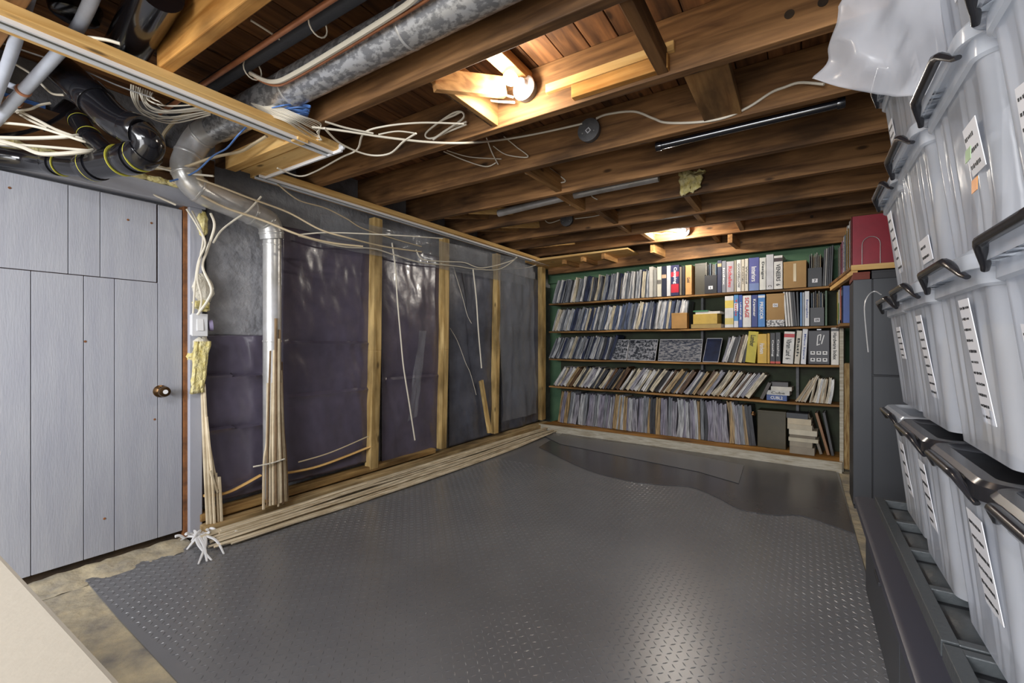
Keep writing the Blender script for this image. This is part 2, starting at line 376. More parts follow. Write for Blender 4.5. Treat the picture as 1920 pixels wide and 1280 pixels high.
# thin dark sheet that paints the shade before the bookcase
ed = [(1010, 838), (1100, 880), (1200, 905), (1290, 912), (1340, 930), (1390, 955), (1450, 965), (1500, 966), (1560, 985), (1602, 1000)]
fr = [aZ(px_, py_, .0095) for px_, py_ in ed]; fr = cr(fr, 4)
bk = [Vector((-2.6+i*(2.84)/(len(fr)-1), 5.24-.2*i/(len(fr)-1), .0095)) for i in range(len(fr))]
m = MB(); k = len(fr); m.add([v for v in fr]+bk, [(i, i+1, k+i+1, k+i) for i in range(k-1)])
tag(m.build('shade_sheet', M_matshade, solid=.003), 'thin dark sheet painting the bookcase shade onto the mat', 'mat')

pq = [aZ(x_, y_, .014) for x_, y_ in ((1010, 812), (1200, 835), (1395, 872), (1385, 906), (1310, 884), (1180, 858), (1050, 832))]
m = MB(); m.add([p+Vector((0, 0, d_)) for d_ in (0, .002) for p in pq], [tuple(range(7, 14))]+[(i, (i+1) % 7, 7+(i+1) % 7, 7+i) for i in range(7)])
tag(m.build('vinyl_strip', mat('grey_vinyl', (112, 112, 114), .35)), 'pale grey vinyl strip lying along the foot of the bookcase', 'mat')

# ------------------------------------------------------------ door (left)
DX = -3.035
def dX(px, py): return aX(px, py, DX)
y_l = .12; y_r = dX(342, 700).y; zb = .07; zt = 1.93
d = struct(MB().box(DX-.035, DX-.012, y_l, y_r, zb, zt).build('door_1', M_doorgap))
sy = [y_l]+[dX(p_, 700).y for p_ in (58, 157, 215, 296)]+[y_r]
ymid = dX(100, 511).z
for i in range(len(sy)-1):
    top = zt if i == 4 else ymid
    MB().box(DX-.012, DX, sy[i]+.0015, sy[i+1]-.0015, zb, top-.002).build('board', M_door, d, bevel=.0015)
sy2 = [y_l]+[dX(p_, 450).y for p_ in (128, 188, 294)]
for i in range(3):
    MB().box(DX-.012, DX, sy2[i]+.0015, sy2[i+1]-.0015, ymid+.002, zt).build('board', M_door, d, bevel=.0015)
k_ = dX(300, 733)
kb = MB().lathe(k_, (1, 0, 0), [(.034, 0), (.034, .006), (.022, .01), (.014, .016), (.014, .035), (.024, .042), (.030, .055), (.027, .068), (.012, .072)], 24).build('knob', M_brass, d, smooth=True)
MB().lathe(k_+Vector((.066, 0, 0)), (1, 0, 0), [(.012, 0), (.012, .008)], 16).build('key_plug', M_porc, kb, smooth=True)
for px_, py_ in ((18, 352), (240, 412), (284, 418), (160, 640), (290, 786), (196, 972)):
    MB().lathe(dX(px_, py_), (1, 0, 0), [(.006, 0), (.005, .002)], 10).build('nail_head', M_rust, d)
fr_ = struct(thing('trim_5', '', '')); del fr_['label']; del fr_['category']
MB().box(DX-.06, DX+.035, y_l-.1, y_r+.11, zt+.02, zt+.11).build('lintel', M_frame, fr_, bevel=.004)
MB().box(DX-.06, DX+.035, y_r+.022, y_r+.09, .02, zt+.02).build('jamb', M_frame, fr_, bevel=.004)
MB().box(DX-.06, DX+.01, y_r+.004, y_r+.022, .02, zt+.02).build('stop', M_rust, fr_)
MB().box(XL, DX-.03, y_l-.1, y_r+.02, .0, .06).build('threshold', M_gap, fr_)
# rough sill of crumbled concrete along the door bottom
def crumb(u, v):
    y = -.4+u*1.6; xx = XL+.01+v*.22
    return Vector((xx, y, .0+max(0, .028*(1-v))+.014*nz(xx*14, y*14)+.006*nz(xx*50, y*50)*(1-v)+.002))
struct(MB().grid(crumb, 60, 10).build('trim_6', M_concfloor, smooth=True))
# beam above the door with insulation
struct(MB().box(XL, DX+.02, -.6, 1.35, zt+.115, ZJ).build('trim_7', wood('old_beam', (78, 52, 30), (120, 84, 48), 1, .1)))
def clump(name, c, sx, sy_, sz, m_, seed=0, nu=16, nv=10, rough=.35):
    c = Vector(c)
    mb = MB()
    def fn(u, v):
        a = u*2*math.pi; b = (v-.5)*math.pi
        p = Vector((math.cos(a)*math.cos(b), math.sin(a)*math.cos(b), math.sin(b)))
        k = 1+rough*noise.noise(p*2.1+Vector((seed, seed*2, 0)))+rough*.6*noise.noise(p*6+Vector((seed, 0, 0)))
        return c+Vector((p.x*sx*k, p.y*sy_*k, p.z*sz*k))
    mb.grid(fn, nu, nv); return mb
mb = MB()
for i in range(12):
    p = Vector((DX+.03, .15+i*.09, zt+.125)); mb2 = clump('a', p, .025, .06, .018, M_ins, i, 12, 6); mb.add(mb2.v, mb2.f)
tag(mb.build('insulation_strip', M_ins, smooth=True), 'ragged strip of yellow insulation lying on the lintel over the grey door', 'insulation')

# light switch, foam and insulation by the jamb
ps = aX(374, 609, -2.97)
sw = thing('light_switch', 'white rocker light switch on the wall right of the grey door', 'switch', ps)
MB().box(ps.x-.045, ps.x, ps.y-.038, ps.y+.038, ps.z-.06, ps.z+.06).build('back_box', M_white, sw, bevel=.004)
MB().box(ps.x, ps.x+.007, ps.y-.042, ps.y+.042, ps.z-.066, ps.z+.066).build('plate', M_white, sw, bevel=.003)
MB().hexa([(ps.x+.007, ps.y-.017, ps.z-.034), (ps.x+.014, ps.y-.017, ps.z-.034), (ps.x+.014, ps.y+.017, ps.z-.034), (ps.x+.007, ps.y+.017, ps.z-.034), (ps.x+.007, ps.y-.017, ps.z+.034), (ps.x+.009, ps.y-.017, ps.z+.034), (ps.x+.009, ps.y+.017, ps.z+.034), (ps.x+.007, ps.y+.017, ps.z+.034)]).build('rocker', M_porc, sw, bevel=.001)
M_purp = mat('purple_tape', (140, 130, 160), .5)
p = aX(398, 610, -3.0); mbp = MB(); mbp.lathe(p+Vector((0, -.02, 0)), (.3, 1, .1), [(.034, 0), (.034, .02), (.022, .02), (.022, .0)], 20)
tag(mbp.build('tape_roll', M_purp, smooth=True), 'small purple roll of tape behind the light switch', 'tape')
for i, (px_, py_, sy_, sz, m_, lb) in enumerate(((378, 420, .03, .08, M_ins, 'yellow insulation tuft high beside the door frame, under the duct'), (380, 540, .06, .085, M_fluff, 'white fluffy insulation wad just above the light switch'), (376, 572, .05, .04, M_ins, 'yellow insulation scrap touching the top of the light switch'),
        (376, 645, .045, .05, M_fluff, 'white foam wad just below the light switch'), (364, 668, .035, .03, M_ins, 'small yellow foam blob below the light switch'))):
    p = aX(px_, py_, -3.01); tag(clump('i', p, .035, sy_, sz, m_, i*3.1).build('insulation_wad', m_, smooth=True), lb, 'insulation')
mb = MB(); pts = [(362, 640, .03), (392, 640, .03), (378, 735, .0), (355, 738, .0)]
q = [aX(a, b, -2.985) for a, b, c in pts]
mb.grid(lambda u, v: (q[0].lerp(q[1], u)).lerp(q[3].lerp(q[2], u), v)+Vector((.012*nz(u*6, v*6)+.015, 0, 0)), 8, 12)
tag(mb.build('insulation_batt', M_ins, smooth=True, solid=.02), 'flat yellow insulation strip hanging below the light switch', 'insulation')

# ------------------------------------------------------------ left wall: block, poly panels, studs
def panel(name, px0, px1, zlo, zhi, X, m_, label, seed, folds=(), amp=.012, cat='sheeting', solid=.001):
    y0 = aX(px0, 600, X).y; y1 = aX(px1, 600, X).y
    nu = max(24, int((y1-y0)*60)); nv = 90
    def fn(u, v):
        y = y0+(y1-y0)*u; z = zlo+(zhi-zlo)*v
        e = min(1, 6*min(u, 1-u))
        d = amp*2.2*nz(y*1.6+seed, z*1.3)*e+amp*.8*nz(y*5+seed, z*4)*e+amp*.35*nz(y*16+seed, z*9+y*8)*e
        d += amp*.9*e*abs(nz(y*3+z*2.2+seed, z*1.1-y*3))
        for f in folds:
            fz = f+.015*nz(y*2, f*9); t = z-fz
            d += .034*e*math.exp(-abs(t)*28)*(1 if t < 0 else -.5)
        return Vector((X+.012+d, y, z))
    o = MB().grid(fn, nu, nv).build(name, m_, smooth=True, solid=solid)
    if label: tag(o, label, cat)
    return o
y_duct = aX(508, 600, -2.95).y
P1 = 'dark purple plastic vapour sheet bulging between the wall studs'
panel('vapour_sheet', 362, 494, .18, aX(420, 628, -3.06).z, -3.06, M_poly, 'short dark purple vapour sheet between the grey door and the vertical duct', 1, (.95, .62), .013)
panel('cement_patch', 385, 494, aX(420, 628, -3.06).z, 2.0, -3.085, mat('cement_patch', (168, 168, 172), .75, col2=(120, 121, 126), nscale=7, bump=1, bscale=30), 'rough grey cement patch on the wall above the short vapour sheet', 9, (), .006, 'wall patch', .004)
panel('vapour_sheet', 526, 697, .18, 1.97, -3.06, M_poly, 'wide dark purple vapour sheet just right of the vertical duct', 2, (1.16, .78), .014)
panel('vapour_sheet', 714, 826, .12, 2.02, -3.06, M_poly, 'dark purple vapour sheet between the first and second bare studs', 3, (.86,), .012)
panel('vapour_sheet', 840, 928, .10, 2.02, -3.06, M_poly2, 'slate blue vapour sheet between the second and third bare studs', 4, (), .012)
panel('vapour_sheet', 938, 1008, .10, 2.02, -3.06, M_poly2, 'crumpled grey vapour sheet at the far end beside the bookcase', 5, (), .02)
def stud(px, wd, lab, z1=2.2, X=-3.0, lean=0):
    p = aX(px, 600, X); mb = MB()
    pts = [Vector((X-.02, p.y-lean, .12)), Vector((X-.02+.003, p.y, 1.1)), Vector((X-.02, p.y+lean*.5, z1))]
    mb.bar(pts[0], pts[1], .07, wd, Vector((0, 1, 0))); mb.bar(pts[1], pts[2], .07, wd, Vector((0, 1, 0)))
    return tag(mb.build('wall_stud', M_pine_z, bevel=.003), lab, 'stud')
stud(705, .085, 'bare pine wall stud nearest the vertical duct', lean=.03)
stud(834, .08, 'bare pine wall stud, second from the vertical duct', lean=.03)
stud(932, .075, 'narrow bare pine wall stud, third from the vertical duct', lean=.03)
stud(1018, .10, 'bare pine stud in the far corner against the bookcase')
p0 = aX(905, 700, -2.99); p1 = aX(918, 800, -2.97)
tag(MB().bar((p0.x, p0.y-.03, .75), (p1.x, p1.y, .16), .03, .05, Vector((0, 1, 0))).build('wood_offcut', M_pine_z, bevel=.002), 'short pine offcut leaning on the wall between second and third studs', 'wood')
stt = aX(470, 600, -3.0)
# horizontal plates and rough wood at the foot
mb = MB(); 
y0 = aX(372, 900, -3.02).y
tag(MB().box(-3.09, -2.93, y0, 5.55, .012, .085).build('sole_plate', wood('sole', (150, 120, 76), (206, 180, 134), 1, .05), bevel=.006), 'long rough wooden sole plate along the foot of the left wall', 'timber')
tag(MB().box(-3.09, -2.99, y0, 3.3, .10, .145).build('sole_plate', wood('sole2', (130, 96, 54), (190, 156, 100), 1, .05), bevel=.006), 'second rough timber stacked on the sole plate under the vapour sheets', 'timber')
for i, (ya, yb, z_, lb) in enumerate(((y0+.02, y_duct-.04, .27, 'bent wooden lath tacked across the foot of the short vapour sheet'), (y_duct+.06, aX(697, 800, -3).y, .29, 'bent wooden lath tacked across the foot of the wide vapour sheet'))):
    pts = cr([(-3.0, ya, z_-.02), (-2.995, ya*.6+yb*.4, z_-.035), (-3.0, yb, z_+.02)], 8)
    tag(MB().tube(pts, .016, 6, flat=.5).build('lath_strip', M_pine_y, smooth=True), lb, 'lath')
# bundle of weathered strips along the floor
random.seed(3)
labs = ['weathered pale strip lying along the foot of the left wall']
for i in range(22):
    pts = []; off = random.uniform(0, .17)*1.0; zz = .02+random.uniform(0, .05)*(1-off/.2)
    ys = y0-.02+random.uniform(-.03, .08); ye = 5.15+random.uniform(-.35, .3)
    for k in range(9):
        y = ys+(ye-ys)*k/8
        sp = 1+.5*math.sin(k/8*math.pi)
        pts.append((-2.90+off*sp+.012*nz(y*1.2, i*7.1)+(.05*(k/8)**2), y, zz+.012*nz(y*2, i*3.3+5)))
    o = MB().tube(cr(pts, 4), random.uniform(.008, .014), 6, flat=.7).build('lath_strip', M_lath, smooth=True)
    tag(o, 'weathered pale strip in the bundle lying along the foot of the left wall', 'lath', 'pale strips bundled along the wall foot')
# strips standing beside the jamb
for i in range(6):
    yy = y_r+.10+i*.013; xx = -2.985+.012*(i % 3); zt0 = .98-.11*i+.05*math.sin(i*2)
    pts = cr([(xx, yy-.02-.006*i, zt0), (xx+.004*nz(i, 9), yy-.01+.012*nz(i, 2), zt0*.65), (xx, yy+.012*nz(i, 5), .35), (xx+.01, yy+.01, .02)], 4)
    tag(MB().tube(pts, random.uniform(.006, .010), 6).build('lath_strip', M_lath, smooth=True), 'thin pale strip standing upright against the door jamb', 'lath', 'pale strips beside the door jamb')
# strips around the vertical duct
for i in range(11):
    f = (i-5)/5; yy = y_duct+.058*f; xx = -2.875-.03*f*f
    z1 = 1.25+.16*math.sin(i*2.1)-.35*abs(f)
    pts = cr([(xx, yy*.0+y_duct+.045*f, z1), (xx, yy+.006*nz(i, 1.5)*2, z1*.6), (xx+.005, yy+.014*f, .40), (xx+.012, yy+.022*f, .10+.03*random.random())], 5)
    tag(MB().tube(pts, random.uniform(.006, .011), 6).build('lath_strip', M_lath2 if i % 3 == 1 else M_lath, smooth=True), 'thin pale strip strapped to the lower part of the vertical duct', 'lath', 'pale strips on the vertical duct')
pp = aX(505, 868, -2.86); tag(MB().tube(cr([pp+Vector((0, -.1, 0)), pp+Vector((.012, 0, .0)), pp+Vector((0, .10, .005))], 5), .005, 6).build('cable_tie', M_fluff, smooth=True), 'white tie around the strips on the vertical duct', 'cable tie')
# frayed white ends on the floor
fc = aZ(372, 1010, .03)
t = thing('frayed_cable_end', 'splayed white frayed cable ends on the floor at the door jamb', 'cable', (fc.x, fc.y, .006))
for i, (ex, ey, b_) in enumerate(((473, 1002, .6), (440, 990, .2), (372, 1057, .3), (397, 1050, -.3), (388, 1052, .1), (420, 1038, .4), (334, 1016, -.2), (345, 1004, .3), (410, 985, .3), (350, 1030, .5))):
    e = aZ(ex, ey, .012); s_ = fc+Vector((random.uniform(-.03, .03), random.uniform(-.02, .04), .02)); mm = (s_+e)/2; d_ = (e-s_); mm += Vector((-d_.y, d_.x, 0))*.2*b_; mm.z = .045
    MB().tube(cr([s_, mm, e], 6), [.013-.0007*j for j in range(13)], 6, flat=.6).build('strand', M_porc, t, smooth=True)
for i in range(7):
    s_ = fc+Vector((random.uniform(-.07, .05), random.uniform(-.08, .12), .015)); e = s_+Vector((random.uniform(-.05, .05), random.uniform(-.07, .07), .025))
    MB().tube(cr([s_, (s_+e)/2+Vector((0, 0, .01)), e], 3), .008, 6).build('strand', M_porc, t, smooth=True)

# clear poly over the top of the wall and its far end
def sheet(name, corners, m_, label, seed, amp=.02, nu=36, nv=14, cat='plastic sheet'):
    q = [Vector(c) for c in corners]
    def fn(u, v):
        p = (q[0].lerp(q[1], u)).lerp(q[3].lerp(q[2], u), v)
        return p+Vector((amp*(nz(u*7+seed, v*3)+.5*nz(u*22+seed, v*8)), 0, amp*.5*nz(u*5, v*5+seed)))
    return tag(MB().grid(fn, nu, nv).build(name, m_, smooth=True), label, cat)
sheet('clear_sheet', [aX(600, 458, -2.97), aX(985, 535, -2.97), aX(985, 488, -2.93), aX(600, 400, -2.95)], M_sheet, 'crinkled clear plastic stapled along the top of the left wall', 2)
sheet('clear_sheet', [aX(942, 790, -2.95), aX(1006, 775, -2.95), aX(1000, 500, -2.94), aX(935, 500, -2.96)], M_sheet, 'clear plastic hanging full height beside the far corner stud', 7, .03, 20, 40)
for i, (a, b) in enumerate((((812, 690), (776, 815)), ((728, 560), (705, 700)))):
    pass
sheet('clear_sheet', [aX(764, 790, -2.96), aX(782, 780, -2.96), aX(800, 620, -3.0), aX(786, 620, -3.0)], M_sheet, 'narrow strip of clear plastic hanging between first and second studs', 11, .012, 6, 24)

# ------------------------------------------------------------ ducts and pipes
def seg_pipe(name, pts, r, m_, label, cat, rings=(), ring_m=None, n=28, k=6, rr=1.06, rw=.03, smoothp=True, grp=None):
    pts = [inroom(p, r*1.15) if abs(p[1]-.9) < 3 else p for p in pts]
    P = cr(pts, k) if smoothp else [Vector(p) for p in pts]
    o = MB().tube(P, r, n).build(name, m_, smooth=True); tag(o, label, cat, grp); root = o
    for f in rings:
        i = min(len(P)-2, max(0, int(f*(len(P)-1)))); c = P[i].lerp(P[i+1], f*(len(P)-1)-i); t_ = (P[i+1]-P[i]).normalized()
        MB().lathe(c-t_*rw/2, t_, [(r*rr*.99, 0), (r*rr, .002), (r*rr, rw-.002), (r*rr*.99, rw)], n).build('coupling', ring_m or m_, root, smooth=True)
    return root
seg_pipe('duct', [(.9, 1.247, 2.36), (-.2, 1.247, 2.36), (-1.2, 1.247, 2.36), (-2.0, 1.247, 2.36), (-2.75, 1.247, 2.36)], .08, M_galv, 'mottled galvanised round duct running between the joists at the top', 'duct', (.3, .52, .76), M_galv2, rr=1.02, rw=.012)
ex_ = [(-2.75, 1.247, 2.36), (-2.88, 1.22, 2.33), (-2.93, 1.18, 2.22), (-2.92, 1.16, 2.12), (-2.91, 1.22, 2.03), (-2.91, 1.38, 1.995), (-2.92, y_duct-.13, 1.97), (-2.93, y_duct-.03, 1.94), (-2.935, y_duct, 1.84)]
o = seg_pipe('duct', ex_, .072, M_galv2, 'silver duct elbow bending over the corner of the grey door', 'duct', (.12, .25, .38, .5, .74, .86, .95), M_galv2, rr=1.05, rw=.014)
seg_pipe('duct', [(-2.935, y_duct, 1.84), (-2.935, y_duct, 1.4), (-2.935, y_duct, .9), (-2.93, y_duct, .15)], .055, M_galv2, 'vertical silver duct standing before the dark vapour sheets', 'duct', (.05, .5), M_galv2, rr=1.06, rw=.012)
# foam-wrapped line and copper pipe beside the duct
seg_pipe('insulated_pipe', [(.6, 1.08, 2.42), (-.6, 1.08, 2.42), (-1.6, 1.08, 2.42), (-2.9, 1.08, 2.42)], .034, M_foam, 'black foam wrapped pipe beside the galvanised duct', 'pipe')
seg_pipe('copper_pipe', [(.6, 1.02, 2.37), (-.6, 1.02, 2.375), (-1.5, 1.02, 2.38), (-2.9, 1.03, 2.385)], .011, M_copper, 'thin copper pipe under the black foam wrapped pipe', 'pipe', n=12)
def Z(l, z): return [aZ(a, b, z) for a, b in l]
for i, (a, b) in enumerate((((455, 120), (492, 158)), ((580, 40), (612, 75)))):
    c = aZ((a[0]+b[0])/2, (a[1]+b[1])/2, 2.36); 
    pts = [c+Vector((0, math.cos(t_)*.04, math.sin(t_)*.042+.02)) for t_ in [j*math.pi/8 for j in range(17)]]
    tag(MB().tube(pts, .003, 6).build('cable_tie', M_wire, smooth=True), ('white cable tie round the foam wrapped pipe nearest the ceiling track' if i == 0 else 'white cable tie round the foam wrapped pipe nearer the top of the photo'), 'cable tie')

# black ABS drain pipes at the upper left
ga = 'yellow glue line'
def abs_pipe(l, r, label, rings, zz=None, k=8):
    pts = [aD(a, b, d_) for a, b, d_ in l]
    return seg_pipe('drain_pipe', pts, r, M_abs, label, 'pipe', rings, M_abs, 28, k, 1.1, r*.9)
o1 = abs_pipe([(112, 130, 1.95), (160, 170, 1.93), (215, 225, 1.92), (262, 248, 1.92)], .064, 'fat glossy black drain pipe sloping down under the ceiling track', (.42, .93))
o2 = abs_pipe([(262, 248, 1.92), (278, 268, 1.93), (262, 292, 1.95), (222, 302, 1.99), (170, 312, 2.03)], .060, 'black drain elbow turning back above the grey door', (.45, .62, .97))
o3 = abs_pipe([(172, 312, 2.03), (110, 308, 2.05), (50, 300, 2.07), (-60, 285, 2.1)], .046, 'long horizontal black drain pipe above the grey door', (.08, .38))
o4 = abs_pipe([(148, 225, 2.1), (170, 258, 2.05), (205, 290, 2.0)], .040, 'smaller black drain branch meeting the elbow above the door', (.05, .5))
o5 = seg_pipe('drain_pipe', [aZ(225, 115, 2.37), aZ(262, 50, 2.37), aZ(300, -20, 2.37)], .072, M_abs, 'shiny black drain pipe rising past the ceiling track at the top', 'pipe')
o6 = abs_pipe([(135, 200, 2.3), (100, 228, 2.3), (50, 250, 2.35), (-30, 262, 2.4)], .04, 'black drain pipe in shadow behind the sloping one', (.5,))
for o_, P, r, fs_ in ((o2, [(262, 292, 1.95), (222, 302, 1.99), (170, 312, 2.03)], .060, (0.05, .45, .95)), (o3, [(172, 312, 2.03), (110, 308, 2.05)], .046, (.9,)), (o4, [(148, 225, 2.1), (170, 258, 2.05)], .040, (.2, .9))):
    pts = cr([inroom(aD(*q_), r*1.15) for q_ in P], 8)
    for f in fs_:
        i = min(len(pts)-2, int(f*(len(pts)-1))); t_ = (pts[i+1]-pts[i]).normalized()
        MB().lathe(pts[i]-t_*.0, t_, [(r*1.105, 0), (r*1.112, .0015), (r*1.105, .003)], 28).build('glue_line', M_absy, o_, smooth=True)
p = aZ(140, 35, 2.44); mbb = MB().lathe(p, (0, 0, 1), [(.06, 0), (.075, .01), (.085, .05), (.085, .058)], 24)
tag(mbb.build('pipe_flange', M_abs, smooth=True), 'round black pipe flange under the floor boards at the upper left', 'flange')
def pvc(l, r, label, clip=None):
    pts = [inroom(aD(*q_), .03) for q_ in l]; o = MB().tube(cr(pts, 4), r, 16).build('water_pipe', M_pvc, smooth=True); tag(o, label, 'pipe')
    if clip:
        for cx_, cy_, cd in clip:
            c = aD(cx_, cy_, cd); t_ = (pts[-1]-pts[0]).normalized(); MB().lathe(c-t_*.006, t_, [(r*1.2, 0), (r*1.2, .012)], 16).build('copper_band', M_copper, o, smooth=True)
pvc([(185, -40, 1.5), (165, 15, 1.6), (130, 75, 1.72), (40, 175, 1.9), (-40, 262, 2.05)], .021, 'white water pipe crossing behind the ceiling track at the upper left', [(44, 170, 1.89), (28, 190, 1.93)])
pvc([(60, -30, 1.5), (25, 90, 1.7), (-15, 200, 1.9)], .019, 'white water pipe at the extreme left edge near the ceiling')
pvc([(-30, 140, 1.9), (32, 165, 1.88)], .012, 'short thin white pipe joining the banded water pipe')

seg_pipe('conduit', [aY(935, 400, 3.33), aY(1080, 365, 3.33), aY(1235, 333, 3.33)], .03, M_galv2, 'grey metal conduit between the joists beyond the round junction box', 'pipe', n=16)
bp_ = [aY(1236, 274, 2.585), aY(1262, 268, 2.585), aY(1550, 200, 2.585), aY(1572, 194, 2.585)]
seg_pipe('black_pipe', bp_, .02, M_abs, 'slim black pipe under the joist left of the plastic bag', 'pipe', (.2, .75), n=16, rr=1.25)

# ------------------------------------------------------------ lamps
def lamp(Y, px, py, bpx, bpy_, label, sc=1.0):
    c = aY(px, py, Y)
    t = thing('bulb_fixture', label, 'light', c)
    MB().lathe(c, (0, -1, 0), [(.052, 0), (.054, .004), (.054, .034), (.05, .038)], 32).build('ceiling_box', M_boxm, t, smooth=True)
    MB().lathe(c+Vector((0, -.038, 0)), (0, -1, 0), [(.058, 0), (.060, .004), (.056, .012), (.036, .022), (.030, .045), (.022, .05)], 32).build('lamp_holder', M_porc, t, smooth=True)
    prof = [(.014, 0), (.015, .018), (.022, .03), (.030, .05), (.032, .066), (.029, .083), (.018, .094), (.004, .098)]
    MB().lathe(c+Vector((0, -.084, 0)), Vector((-.15, -1, -.05)), prof, 28).build('bulb', M_bulb, t, smooth=True)
    return t
lamp(1.93, 990, 172, 0, 0, 'bare glowing bulb in a white holder on the near golden joist')
lamp(5.01, 1284, 434, 0, 0, 'bare glowing bulb on the far joist above the bookcase')
for (px_, py_, Y, lb, s_) in ((1108, 248, 2.47, 'round dark junction box with a white sticker on the middle joist', 1), (1065, 413, 4.10, 'small round dark junction box on a far joist', 1)):
    c = aY(px_, py_, Y); t = thing('junction_box', lb, 'junction box', c)
    MB().lathe(c, (0, -1, 0), [(.060, 0), (.062, .003), (.062, .036)], 28).build('box', M_boxm, t, smooth=True)
    MB().lathe(c+Vector((0, -.036, 0)), (0, -1, 0), [(.066, 0), (.066, .003), (.062, .006)], 28).build('cover', M_boxm, t, smooth=True)
    if Y < 3:
        a = math.radians(35); st_ = MB().obox(c+Vector((0, -.0428, -.005)), Vector((math.cos(a), 0, math.sin(a))), Vector((0, 1, 0)), Vector((-math.sin(a), 0, math.cos(a))), .013, .0006, .013).build('sticker', M_paper, t)
        MB().obox(c+Vector((0, -.0437, -.005)), Vector((math.cos(a), 0, math.sin(a))), Vector((0, 1, 0)), Vector((-math.sin(a), 0, math.cos(a))), .008, .0004, .008).build('printed_square', M_boxm, st_)
    for sx in (-1, 1): MB().lathe(c+Vector((.035*sx, -.042, -.015)), (0, -1, 0), [(.004, 0), (.004, .002)], 8).build('screw', M_galv2, t)

# hanging insulation
c = aZ(1297, 340, 2.24)
mb = MB()
c.y = 3.53
q = [aY(1273, 322, c.y), aY(1322, 318, c.y), aY(1312, 352, c.y-.02), aY(1278, 368, c.y)]
mb.grid(lambda u, v: (q[0].lerp(q[1], u)).lerp(q[3].lerp(q[2], u), v)+Vector((.02*nz(u*5, v*5), .05*nz(u*4+3, v*4)-.03*math.sin(v*3.1), .02*nz(u*7, v*4+9))), 14, 14)
tag(mb.build('insulation_piece', M_ins, smooth=True, solid=.012), 'torn yellow insulation piece hanging from the middle of the joists', 'insulation')

# ------------------------------------------------------------ cables
def cable(pts, label, r=.0042, m_=M_wire, flat=.8, grp=None, k=7):
    r *= 1.15; pts = [inroom(p, .02) for p in pts]
    return tag(MB().tube(cr(pts, k), r, 7, flat=flat).build('cable', m_, smooth=True), label, 'cable', grp)
def cz(l, z, *a, **kw): return cable(Z(l, z), *a, **kw)
def cy(l, Y, *a, **kw): return cable([aY(p_, q_, Y) for p_, q_ in l], *a, **kw)
def cx_(l, X, *a, **kw): return cable([aX(p_, q_, X) for p_, q_ in l], *a, **kw)
# beside the duct
cable([(.5, 1.05, 2.335), (-.9, 1.10, 2.32), (-1.2, 1.12, 2.31), (-1.8, 1.13, 2.30), (-1.98, 1.12, 2.31), (-2.1, 1.09, 2.37)], 'thick white cable running under the foam wrapped pipe', .010, flat=.8)
cable([(.5, 1.07, 2.335), (-.9, 1.14, 2.325), (-1.3, 1.145, 2.31), (-1.85, 1.15, 2.30), (-2.0, 1.14, 2.31), (-2.1, 1.11, 2.36)], 'brownish cable tied beside the thick white cable', .006, m_=M_copper)
cz([(470, 38), (505, 60), (530, 78)], 2.40, 'short white cable crossing the dark floor boards at the top', .004)
cy([(625, 128), (645, 142), (668, 148)], 1.38, 'short white cable entering the large joist below the duct', .004)
# main twin cable from track end towards junction box
cable(Z([(585, 238), (650, 246), (720, 257), (800, 266), (872, 268)], 2.23)+[aY(940, 262, 2.30), aY(1010, 250, 2.42), aY(1092, 232, 2.43)], 'bright white cable from the track end to the round junction box', .006)
cz([(610, 228), (650, 240), (700, 250)], 2.235, 'short white cable above the main cable near the track end', .005)
cable(Z([(608, 240), (640, 270), (690, 290), (730, 288), (757, 265), (780, 250)], 2.20), 'white cable drooping in a bow below the track end', .005)
cable([aZ(520, 315, 2.2), aZ(560, 330, 2.2), aZ(590, 322, 2.22), aZ(640, 295, 2.22), aZ(670, 280, 2.23), aZ(682, 250, 2.24), aZ(720, 237, 2.25), aZ(790, 230, 2.27), aZ(870, 232, 2.27)], 'long pale cable looping up across the second joist', .005)
cable([aZ(710, 252, 2.24), aZ(745, 246, 2.25), aZ(780, 250, 2.25)], 'short pale cable stapled above the drooping bow', .004)
for i in range(2):
    o_ = i*5
    cable([aY(875, 228+o_, 1.9), aY(840, 242+o_, 1.89), aY(815, 258, 1.87), aY(800, 258, 1.86), aY(800, 248, 1.86), aY(825, 228, 1.87), aY(850, 212+o_, 1.88), aY(866, 210, 1.88), aY(868, 222, 1.88), aY(840, 242, 1.87), aY(812, 262, 1.86)],
          'white cable coiled in a narrow hanging loop left of the near bulb', .005, grp='looped cables left of the near bulb')
cable([aY(905, 186, 1.86), aY(930, 190, 1.87), aY(965, 192, 1.88)], 'white cable entering the near bulb box, lower one', .006)
cable([aY(905, 165, 1.86), aY(930, 174, 1.87), aY(962, 182, 1.88)], 'white cable entering the near bulb box, upper one', .006)
cable([aY(1118, 222, 2.43), aY(1140, 214, 2.46), aY(1188, 209, 2.46), aY(1225, 222, 2.46), aY(1250, 230, 2.46), aY(1310, 229, 2.46), aY(1360, 220, 2.46), aY(1405, 200, 2.46), aY(1445, 174, 2.46), aY(1470, 164, 2.46), aY(1500, 155, 2.45), aY(1545, 158, 2.42)],
      'white cable snaking along the joist right of the junction box', .0065)
cy([(832, 284), (870, 300), (910, 312), (930, 305)], 2.45, 'thin pale cable sagging under the joist left of the junction box, lower one', .004)
cy([(838, 282), (880, 294), (940, 298)], 2.45, 'thin pale cable under the joist left of the junction box, upper one', .0035)
cy([(912, 258), (922, 285), (934, 308)], 2.44, 'thin pale cable dropping off the main cable', .0035)
cy([(945, 256), (968, 275), (990, 294), (950, 290), (925, 274)], 2.44, 'thin pale cable bent in a sharp V below the main cable', .0035)
cy([(985, 325), (1010, 333), (1035, 342), (1060, 340), (1045, 326), (1030, 315)], 3.0, 'pale cable looped between joists past the junction box', .005)
cy([(1083, 361), (1080, 372), (1068, 385)], 3.5, 'short white cable hanging left of a pair beyond the conduit', .005)
